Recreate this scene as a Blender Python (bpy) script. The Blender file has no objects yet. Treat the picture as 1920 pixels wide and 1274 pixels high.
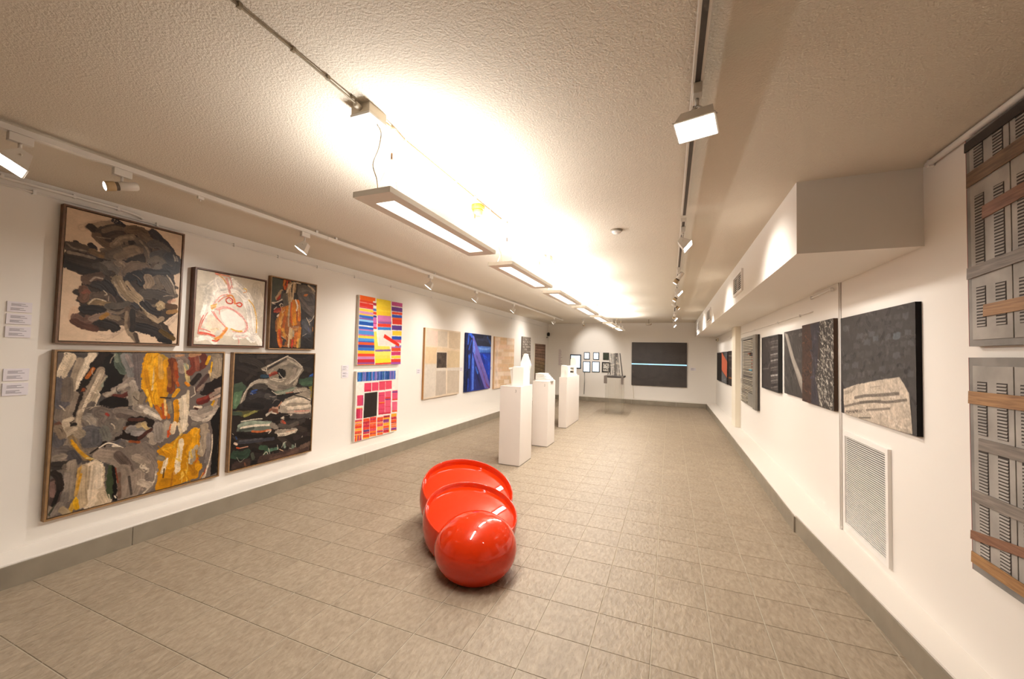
import bpy, bmesh, math, random
import numpy as np
from mathutils import Vector, Matrix
R = math.radians
SC = bpy.context.scene
COL = SC.collection

# ------------------------------------------------------------------ camera, world, exposure
cam_d = bpy.data.cameras.new('camera')
cam = bpy.data.objects.new('camera', cam_d); COL.objects.link(cam)
cam_d.sensor_width = 36.0; cam_d.lens = 738.44 / 1920 * 36.0
cam_d.clip_start = 0.02; cam_d.clip_end = 60
YAW, PITCH, ROLL = R(21.8786), R(2.0746), R(1.3218)
EYE = Vector((0, 0, 1.6))
cam.location = EYE
cam.rotation_euler = (Matrix.Rotation(YAW, 3, 'Z') @ Matrix.Rotation(R(90) + PITCH, 3, 'X') @ Matrix.Rotation(ROLL, 3, 'Z')).to_euler()
SC.camera = cam
world = bpy.data.worlds.new('world'); SC.world = world
world.use_nodes = True
world.node_tree.nodes['Background'].inputs[0].default_value = (1, .92, .82, 1)
world.node_tree.nodes['Background'].inputs[1].default_value = .05
SC.view_settings.view_transform = 'Standard'; SC.view_settings.look = 'None'
SC.view_settings.gamma = 1.0; SC.view_settings.use_curve_mapping = False
SC.view_settings.exposure = 0.03
try:
    SC.cycles.use_denoising = True
    SC.cycles.max_bounces = 5; SC.cycles.diffuse_bounces = 4; SC.cycles.glossy_bounces = 3; SC.cycles.sample_clamp_indirect = 6
    SC.cycles.use_adaptive_sampling = True; SC.cycles.adaptive_threshold = .05; SC.cycles.adaptive_min_samples = 12
    SC.cycles.caustics_reflective = False; SC.cycles.caustics_refractive = False
except Exception: pass
# strengths of the lights the room has (watts)
W_LAMP_UP, W_LAMP_DOWN, W_FLOOD, W_SPOT = 29.0, 29.0, 60.0, 38.0
C_LAMP, C_SPOT = (1.0, .985, .96), (1.0, .962, .915)

# room numbers (metres; camera stands at the origin, y runs down the hall)
XL, XR, YB, YR, ZC = -4.25, 1.39, 14.25, -3.0, 2.765
KL, KR, KB, KH = -3.99, 1.095, 13.98, .155      # plinth faces and height
BX, BY, BZ = .76, 3.04, 2.292                    # boxed-in duct

# ------------------------------------------------------------------ helpers
def lin(c):
    c = np.asarray(c, float)
    return np.where(c <= .04045, c / 12.92, ((c + .055) / 1.055) ** 2.4)
def hexc(h): return tuple(int(h[i:i + 2], 16) / 255 for i in (0, 2, 4))
def L3(h): return tuple(float(v) for v in lin(hexc(h)))

class MB:
    """collects shapes in one mesh"""
    def __init__(s): s.v = []; s.f = []; s.sm = []
    def add(s, vs, fs, smooth=False):
        b = len(s.v); s.v += [tuple(v) for v in vs]
        s.f += [tuple(b + i for i in f) for f in fs]; s.sm += [smooth] * len(fs)
        return s
    def box(s, x0, x1, y0, y1, z0, z1, M=None, b=0):
        if b > 0:
            bm = bmesh.new(); bmesh.ops.create_cube(bm, size=1)
            for v in bm.verts: v.co = Vector(((x0 + x1) / 2 + v.co.x * (x1 - x0), (y0 + y1) / 2 + v.co.y * (y1 - y0), (z0 + z1) / 2 + v.co.z * (z1 - z0)))
            bmesh.ops.bevel(bm, geom=list(bm.edges), offset=b, segments=2, affect='EDGES', profile=.5)
            vs = [v.co.copy() for v in bm.verts]; fs = [[v.index for v in f.verts] for f in bm.faces]; bm.free()
        else:
            vs = [Vector(p) for p in ((x0,y0,z0),(x1,y0,z0),(x1,y1,z0),(x0,y1,z0),(x0,y0,z1),(x1,y0,z1),(x1,y1,z1),(x0,y1,z1))]
            fs = [(0,3,2,1),(4,5,6,7),(0,1,5,4),(1,2,6,5),(2,3,7,6),(3,0,4,7)]
        if M is not None: vs = [M @ v for v in vs]
        return s.add(vs, fs)
    def prism(s, poly, a, b, axis='y', M=None):
        """extrude a closed outline (2-D) from a to b along axis; outline gives the other two coordinates in order"""
        n = len(poly)
        def mk(p, t):
            return Vector({'x': (t, p[0], p[1]), 'y': (p[0], t, p[1]), 'z': (p[0], p[1], t)}[axis])
        vs = [mk(p, a) for p in poly] + [mk(p, b) for p in poly]
        if M is not None: vs = [M @ v for v in vs]
        return s.add(vs, [tuple(range(n)), tuple(range(2 * n - 1, n - 1, -1))] + [(i, i + n, (i + 1) % n + n, (i + 1) % n) for i in range(n)])
    def lathe(s, prof, n=24, M=None, smooth=True, close=False):
        """revolve (r, z) profile about z"""
        vs = []; fs = []
        for r, z in prof:
            for k in range(n):
                a = 2 * math.pi * k / n; vs.append(Vector((r * math.cos(a), r * math.sin(a), z)))
        for i in range(len(prof) - 1):
            for k in range(n):
                k2 = (k + 1) % n; fs.append((i * n + k, i * n + k2, (i + 1) * n + k2, (i + 1) * n + k))
        if prof[0][0] > 1e-6: fs.append(tuple(range(n - 1, -1, -1)))
        if prof[-1][0] > 1e-6: fs.append(tuple((len(prof) - 1) * n + k for k in range(n)))
        if M is not None: vs = [M @ v for v in vs]
        return s.add(vs, fs, smooth)
    def tube(s, pts, r, n=8, smooth=True):
        P = [Vector(p) for p in pts]; vs = []; fs = []; up = Vector((0, 0, 1))
        for i, p in enumerate(P):
            t = (P[min(i + 1, len(P) - 1)] - P[max(i - 1, 0)]).normalized()
            a = t.cross(up)
            if a.length < 1e-3: a = t.cross(Vector((1, 0, 0)))
            a.normalize(); b = t.cross(a)
            for k in range(n):
                w = 2 * math.pi * k / n; vs.append(p + a * (r * math.cos(w)) + b * (r * math.sin(w)))
        for i in range(len(P) - 1):
            for k in range(n): fs.append((i * n + k, i * n + (k + 1) % n, (i + 1) * n + (k + 1) % n, (i + 1) * n + k))
        fs += [tuple(range(n)), tuple(range(len(P) * n - 1, (len(P) - 1) * n - 1, -1))]
        return s.add(vs, fs, smooth)
    def mesh(s, name):
        me = bpy.data.meshes.new(name); me.from_pydata(s.v, [], s.f)
        me.polygons.foreach_set('use_smooth', s.sm)
        bm = bmesh.new(); bm.from_mesh(me)
        bmesh.ops.remove_doubles(bm, verts=bm.verts, dist=1e-6)
        bmesh.ops.recalc_face_normals(bm, faces=bm.faces); bm.to_mesh(me); bm.free()
        return me
    def obj(s, name, mat, parent=None, loc=None):
        return link(name, s.mesh(name), mat, parent, loc)
def link(name, me, mat, parent=None, loc=None):
    o = bpy.data.objects.new(name, me); COL.objects.link(o)
    if mat is not None and not me.materials: me.materials.append(mat)
    if parent is not None: o.parent = parent
    if loc is not None: o.location = loc
    return o
def thing(name, label, cat, loc=(0, 0, 0), rz=0, group=None):
    o = bpy.data.objects.new(name, None); COL.objects.link(o)
    o.empty_display_size = .1; o.location = loc; o.rotation_euler = (0, 0, rz)
    return tag(o, label, cat, group)
def tag(o, label, cat, group=None):
    o['label'] = label; o['category'] = cat
    if group: o['group'] = group
    return o
def struct(o): o['kind'] = 'structure'; return o
def smooth_curve(pts, k=8):
    P = [np.array(p, float) for p in pts]; P = [2 * P[0] - P[1]] + P + [2 * P[-1] - P[-2]]; out = []
    for i in range(1, len(P) - 2):
        for j in range(k):
            t = j / k; a, b, c, d = P[i - 1:i + 3]
            out.append(.5 * (2 * b + (c - a) * t + (2 * a - 5 * b + 4 * c - d) * t * t + (3 * b - a - 3 * c + d) * t ** 3))
    out.append(P[-2]); return out

# ------------------------------------------------------------------ materials
MATS = {}
def mat(name, col, rough=.6, metal=0, spec=.5, bump=None, var=None, emit=None, coat=0, extra=None):
    """bump=(scale, strength, distance[, stretch]); var=(scale, amount) tints the colour with noise"""
    if name in MATS: return MATS[name]
    m = bpy.data.materials.new(name); m.use_nodes = True; MATS[name] = m
    nt = m.node_tree; N = nt.nodes; K = nt.links; p = N['Principled BSDF']
    p.inputs['Base Color'].default_value = (*L3(col), 1); p.inputs['Roughness'].default_value = rough
    p.inputs['Metallic'].default_value = metal; p.inputs['Specular IOR Level'].default_value = spec
    p.inputs['Coat Weight'].default_value = coat; p.inputs['Coat Roughness'].default_value = .03
    if emit: p.inputs['Emission Color'].default_value = (*emit[0], 1); p.inputs['Emission Strength'].default_value = emit[1]
    if bump or var: tc = N.new('ShaderNodeTexCoord')
    if var:
        n = N.new('ShaderNodeTexNoise'); n.inputs['Scale'].default_value = var[0]; n.inputs['Detail'].default_value = 3
        K.new(tc.outputs['Object'], n.inputs['Vector'])
        mx = N.new('ShaderNodeMix'); mx.data_type = 'RGBA'; mx.blend_type = 'MULTIPLY'; mx.inputs[0].default_value = 1
        mx.inputs[6].default_value = (*L3(col), 1)
        cr = N.new('ShaderNodeMapRange'); cr.inputs['From Min'].default_value = .3; cr.inputs['From Max'].default_value = .7
        cr.inputs['To Min'].default_value = 1 - var[1]; cr.inputs['To Max'].default_value = 1 + var[1]
        K.new(n.outputs['Fac'], cr.inputs['Value']); K.new(cr.outputs['Result'], mx.inputs[7]); K.new(mx.outputs[2], p.inputs['Base Color'])
    if bump:
        n = N.new('ShaderNodeTexNoise'); n.inputs['Scale'].default_value = bump[0]; n.inputs['Detail'].default_value = 2; n.inputs['Roughness'].default_value = .6
        mp = N.new('ShaderNodeMapping'); mp.inputs['Scale'].default_value = bump[3] if len(bump) > 3 else (1, 1, 1)
        K.new(tc.outputs['Object'], mp.inputs['Vector']); K.new(mp.outputs['Vector'], n.inputs['Vector'])
        bp = N.new('ShaderNodeBump'); bp.inputs['Strength'].default_value = bump[1]; bp.inputs['Distance'].default_value = bump[2]
        K.new(n.outputs['Fac'], bp.inputs['Height']); K.new(bp.outputs['Normal'], p.inputs['Normal'])
    if extra: extra(nt, p)
    if emit: m.cycles.emission_sampling = 'NONE'     # the fittings' own light objects do the lighting
    return m
M_WALL = mat('painted_wall', 'eae3da', .75)
M_LEDGE = mat('painted_ledge', 'ece4da', .6)
M_CEIL = mat('stucco_ceiling', 'dbd0bf', .85, bump=(105, .5, .008))
M_KERB = mat('grey_kerb_paint', '8e8372', .55, bump=(30, .15, .004), var=(6, .10))
M_GROUT = mat('grout', 'b5a894', .85, bump=(120, .3, .002))
M_WHITE = mat('white_paint', 'ece6df', .5)
M_PED = mat('pedestal_white', 'e6dcd3', .5, var=(3, .012))
M_PLASTER = mat('white_plaster', 'f0eae0', .65, bump=(40, .1, .003))
M_TRACKW = mat('track_white_enamel', 'd9d0c4', .35)
M_TRACKD = mat('track_slot_dark', '4a3f36', .5)
M_CARD = mat('label_card', 'e4dde2', .6)
M_INK = mat('label_ink', '8d868c', .7)
M_BLACK = mat('black_plastic', '1d1a19', .4)
M_GLASSLIT = mat('lit_flood_glass', 'ffffff', .3, emit=((1, .95, .88), 14))
M_BULBLIT = mat('lit_bulb_face', 'ffffff', .3, emit=((1, .95, .88), 14))
M_DIFF = mat('lit_diffuser', 'ffffff', .4, emit=((1, .97, .92), 3.2))
M_BRASS = mat('spot_collar_beige', 'b59a72', .4)
M_WOODF = mat('walnut_frame', '6a4a30', .45, var=(20, .2))
M_WOODL = mat('oak_frame', '8c6a44', .45, var=(20, .2))
M_REDWOOD = mat('dark_walnut_frame', '5e3a26', .45, var=(20, .2))
M_GAP = mat('frame_gap_black', '17120f', .7)
M_RED = mat('glossy_red_lacquer', 'cf3009', .035, spec=.55, coat=0.0)
M_YELLOW = mat('yellow_plastic', 'e8b64a', .45)
M_LAMPB = mat('lamp_housing_white', 'efe8de', .45)
M_CABLE = mat('cable_white', 'ddd0bb', .5)
M_CABLEC = mat('cable_copper', 'b98a58', .5)
M_CABLEG = mat('cable_grey', '94866f', .5)
M_STEEL = mat('steel', '9a938a', .35, metal=.8)

def tile_extra(nt, p):
    N = nt.nodes; K = nt.links
    tc = N.new('ShaderNodeTexCoord'); geo = N.new('ShaderNodeNewGeometry'); oi = N.new('ShaderNodeObjectInfo')
    add = N.new('ShaderNodeMath'); add.operation = 'ADD'; K.new(geo.outputs['Random Per Island'], add.inputs[0]); K.new(oi.outputs['Random'], add.inputs[1])
    fr = N.new('ShaderNodeMath'); fr.operation = 'FRACT'; K.new(add.outputs[0], fr.inputs[0])
    off = N.new('ShaderNodeVectorMath'); off.operation = 'SCALE'; off.inputs[0].default_value = (37, 17, 5); K.new(fr.outputs[0], off.inputs['Scale'])
    pos = N.new('ShaderNodeVectorMath'); pos.operation = 'ADD'; K.new(geo.outputs['Position'], pos.inputs[0]); K.new(off.outputs[0], pos.inputs[1])
    mp = N.new('ShaderNodeMapping'); mp.inputs['Scale'].default_value = (1.0, .42, 1); mp.inputs['Rotation'].default_value = (0, 0, .5); K.new(pos.outputs[0], mp.inputs['Vector'])
    n1 = N.new('ShaderNodeTexNoise'); n1.inputs['Scale'].default_value = 46; n1.inputs['Detail'].default_value = 3; n1.inputs['Distortion'].default_value = .35; K.new(mp.outputs[0], n1.inputs['Vector'])
    n2 = N.new('ShaderNodeTexNoise'); n2.inputs['Scale'].default_value = 5; n2.inputs['Detail'].default_value = 2; K.new(pos.outputs[0], n2.inputs['Vector'])
    bp = N.new('ShaderNodeBump'); bp.inputs['Strength'].default_value = .7; bp.inputs['Distance'].default_value = .008
    K.new(n1.outputs['Fac'], bp.inputs['Height']); K.new(bp.outputs['Normal'], p.inputs['Normal'])
    cr = N.new('ShaderNodeValToRGB'); cr.color_ramp.elements[0].color = (*L3('8a7a66'), 1); cr.color_ramp.elements[1].color = (*L3('ab9a84'), 1)
    cr.color_ramp.elements[0].position = .3; cr.color_ramp.elements[1].position = .72
    mx = N.new('ShaderNodeMath'); mx.operation = 'MULTIPLY_ADD'; mx.inputs[1].default_value = .75; K.new(n1.outputs['Fac'], mx.inputs[0])
    m2 = N.new('ShaderNodeMath'); m2.operation = 'MULTIPLY_ADD'; m2.inputs[1].default_value = .22; K.new(n2.outputs['Fac'], m2.inputs[0]); m2.inputs[2].default_value = 0
    m3 = N.new('ShaderNodeMath'); m3.operation = 'MULTIPLY_ADD'; m3.inputs[1].default_value = .05; K.new(fr.outputs[0], m3.inputs[0]); K.new(m2.outputs[0], m3.inputs[2])
    K.new(m3.outputs[0], mx.inputs[2]); K.new(mx.outputs[0], cr.inputs['Fac']); K.new(cr.outputs['Color'], p.inputs['Base Color'])
M_TILE = mat('slate_look_tile', '8b7b68', .5, spec=.4, extra=tile_extra)
def pig_extra(nt, p):
    a = nt.nodes.new('ShaderNodeAttribute'); a.attribute_name = 'pigment'
    nt.links.new(a.outputs['Color'], p.inputs['Base Color'])
M_PIG = mat('oil_paint', '808080', .45, spec=.2, extra=pig_extra)
M_PIGM = mat('matt_paint', '808080', .7, spec=.15, extra=pig_extra)
def wood_extra(c0, c1):
    def f(nt, p):
        N = nt.nodes; K = nt.links; tc = N.new('ShaderNodeTexCoord'); mp = N.new('ShaderNodeMapping'); mp.inputs['Scale'].default_value = (2.5, 30, 40)
        K.new(tc.outputs['Object'], mp.inputs['Vector']); n = N.new('ShaderNodeTexNoise'); n.inputs['Scale'].default_value = 2.2; n.inputs['Detail'].default_value = 6; n.inputs['Distortion'].default_value = .6
        K.new(mp.outputs[0], n.inputs['Vector']); cr = N.new('ShaderNodeValToRGB'); cr.color_ramp.elements[0].color = (*L3(c0), 1); cr.color_ramp.elements[1].color = (*L3(c1), 1)
        cr.color_ramp.elements[0].position = .3; cr.color_ramp.elements[1].position = .7; K.new(n.outputs['Fac'], cr.inputs['Fac']); K.new(cr.outputs['Color'], p.inputs['Base Color'])
        b = N.new('ShaderNodeBump'); b.inputs['Strength'].default_value = .3; b.inputs['Distance'].default_value = .003; K.new(n.outputs['Fac'], b.inputs['Height']); K.new(b.outputs['Normal'], p.inputs['Normal'])
    return f
M_PLANKO = mat('orange_plank', '94683f', .6, extra=wood_extra('7d5530', 'ad8253'))
M_PLANKB = mat('brown_plank', '6d5440', .6, extra=wood_extra('594330', '866a52'))
M_PLANKG = mat('grey_plank', '7d7268', .65, extra=wood_extra('6a6058', '8f847a'))
M_PLANKR = mat('reddish_plank', '80563f', .6, extra=wood_extra('6d452f', '946a50'))
M_SHUT = mat('weathered_grey_shutter', '9c958d', .7, var=(6, .26), bump=(30, .2, .003))
M_SHUTD = mat('shutter_gap_dark', '3e352f', .8)
M_SHUTB = mat('shutter_ground_grey', '827c76', .7, var=(5, .28), bump=(30, .2, .003))

# ------------------------------------------------------------------ the setting
def wall_box(name, x0, x1, y0, y1, z0, z1, m): return struct(MB().box(x0, x1, y0, y1, z0, z1).obj(name, m))
wall_box('wall_left', XL - .15, XL, YR - .15, YB + .15, -.1, ZC + .1, M_WALL)
wall_box('wall_right', XR, XR + .15, YR - .15, YB + .15, -.1, ZC + .1, M_WALL)
wall_box('wall_back', XL, XR, YB, YB + .15, -.1, ZC + .1, M_WALL)
wall_box('wall_rear', XL, XR, YR - .15, YR, -.1, ZC + .1, M_WALL)
wall_box('ceiling', XL, XR, YR, YB, ZC, ZC + .1, M_CEIL)
# boxed-in duct under the ceiling along the right wall
struct(MB().box(BX, XR, BY, YB, BZ, ZC).obj('bulkhead', M_WALL))
# raised plinth round the room: white ledge, grey painted front
struct(MB().box(XL, KL, YR, YB, -.01, KH, b=.006).obj('trim_1', M_LEDGE))
struct(MB().box(KL, XR, KB, YB, -.01, KH, b=.006).obj('trim_2', M_LEDGE))
def kr(y):      # the right plinth front flares slightly towards the near end
    return KR if y > 4.45 else min(KR + .012 + (4.45 - y) * .064, 1.335)
pts = [(XR, YR), (kr(YR), YR), (kr(.89), .89), (kr(4.449), 4.449), (KR, 4.46), (KR, KB), (XR, KB)]
struct(MB().prism(pts, -.01, KH, 'z').obj('trim_3', M_LEDGE))
def kerb(name, segs, place):
    root = bpy.data.objects.new(name, None); COL.objects.link(root); struct(root)
    for a, b in segs: place(a + .0015, b - .0015).obj('kerb_panel', M_KERB, root)
ys = [YR] + [1.86 + 2.59 * k for k in range(-1, 5)] + [KB]
kerb('baseboard_left', list(zip(ys[:-1], ys[1:])), lambda a, b: MB().box(KL, KL + .012, a, b, -.004, KH - .012, b=.002))
xs = [KL + .012, -2.7, -1.2, .2, KR - .012]
kerb('baseboard_back', list(zip(xs[:-1], xs[1:])), lambda a, b: MB().box(a, b, KB - .012, KB, -.004, KH - .012, b=.002))
ys = [YR, .89, 2.35, 4.449, 7.0, 9.6, 12.2, KB]
def kright(a, b):
    return MB().prism([(kr(a), a), (kr(a) - .012, a), (kr(b) - .012, b), (kr(b), b)], -.004, KH - .012, 'z')
kerb('baseboard_right', list(zip(ys[:-1], ys[1:])), kright)
# pilaster and free column on the right wall
struct(MB().box(XR - .018, XR, 4.27, 4.92, KH, BZ).obj('trim_4', M_WALL))
struct(MB().box(XR - .10, XR, 9.55, 10.05, KH, BZ, b=.004).obj('trim_5', mat('column_shade_cream', 'e9dfcc', .7)))  # column colour yellower than the wall, painting in its unlit near face
# floor: slab in the joints, tiles laid on it
floor = struct(MB().box(XL, XR, YR, YB, -.12, -.003).obj('floor', M_GROUT))
TX, TY = .3135, .3045
def tile_mesh(w, h, x0=0, y0=0, mb=None):
    mb = mb or MB(); e = .0015; z = 0
    vs = [(x0, y0, -.006), (x0 + w, y0, -.006), (x0 + w, y0 + h, -.006), (x0, y0 + h, -.006), (x0, y0, z - .001), (x0 + w, y0, z - .001), (x0 + w, y0 + h, z - .001), (x0, y0 + h, z - .001),
          (x0 + e, y0 + e, z), (x0 + w - e, y0 + e, z), (x0 + w - e, y0 + h - e, z), (x0 + e, y0 + h - e, z)]
    fs = [(8, 9, 10, 11)] + [(i, (i + 1) % 4, (i + 1) % 4 + 4, i + 4) for i in range(4)] + [(i + 4, (i + 1) % 4 + 4, (i + 1) % 4 + 8, i + 8) for i in range(4)]
    return mb.add(vs, fs)
J = .0055
tiles = []
view = cam.rotation_euler.to_matrix().transposed()
for i in range(-18, 4):
    for j in range(-14, 43):
        x0 = .545 + TX * i + J / 2; x1 = x0 + TX - J; y0 = 1.325 + TY * j + J / 2; y1 = y0 + TY - J
        x0 = max(x0, KL + .013); x1 = min(x1, 1.36); y0 = max(y0, YR); y1 = min(y1, KB - .013)
        if x1 - x0 < .02 or y1 - y0 < .02: continue
        c = view @ (Vector(((x0 + x1) / 2, (y0 + y1) / 2, 0)) - EYE)
        d = -c.z; seen = d > .5 and abs(c.x / d) < 1.34 and c.y / d > -.9
        tiles.append((0 if seen else 1, c.length, x0, x1, y0, y1))
tiles.sort()
proto = {}
rest = MB()
for n, (s, d, x0, x1, y0, y1) in enumerate(tiles):
    w, h = round(x1 - x0, 4), round(y1 - y0, 4)
    if n < 300:
        if (w, h) not in proto: proto[(w, h)] = tile_mesh(w, h).mesh('tile')
        link('tile', proto[(w, h)], M_TILE, floor, (x0, y0, 0))
    else: tile_mesh(x1 - x0, y1 - y0, x0, y0, rest)
o = rest.obj('tile_field', M_TILE, floor); o['kind'] = 'stuff'

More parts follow.
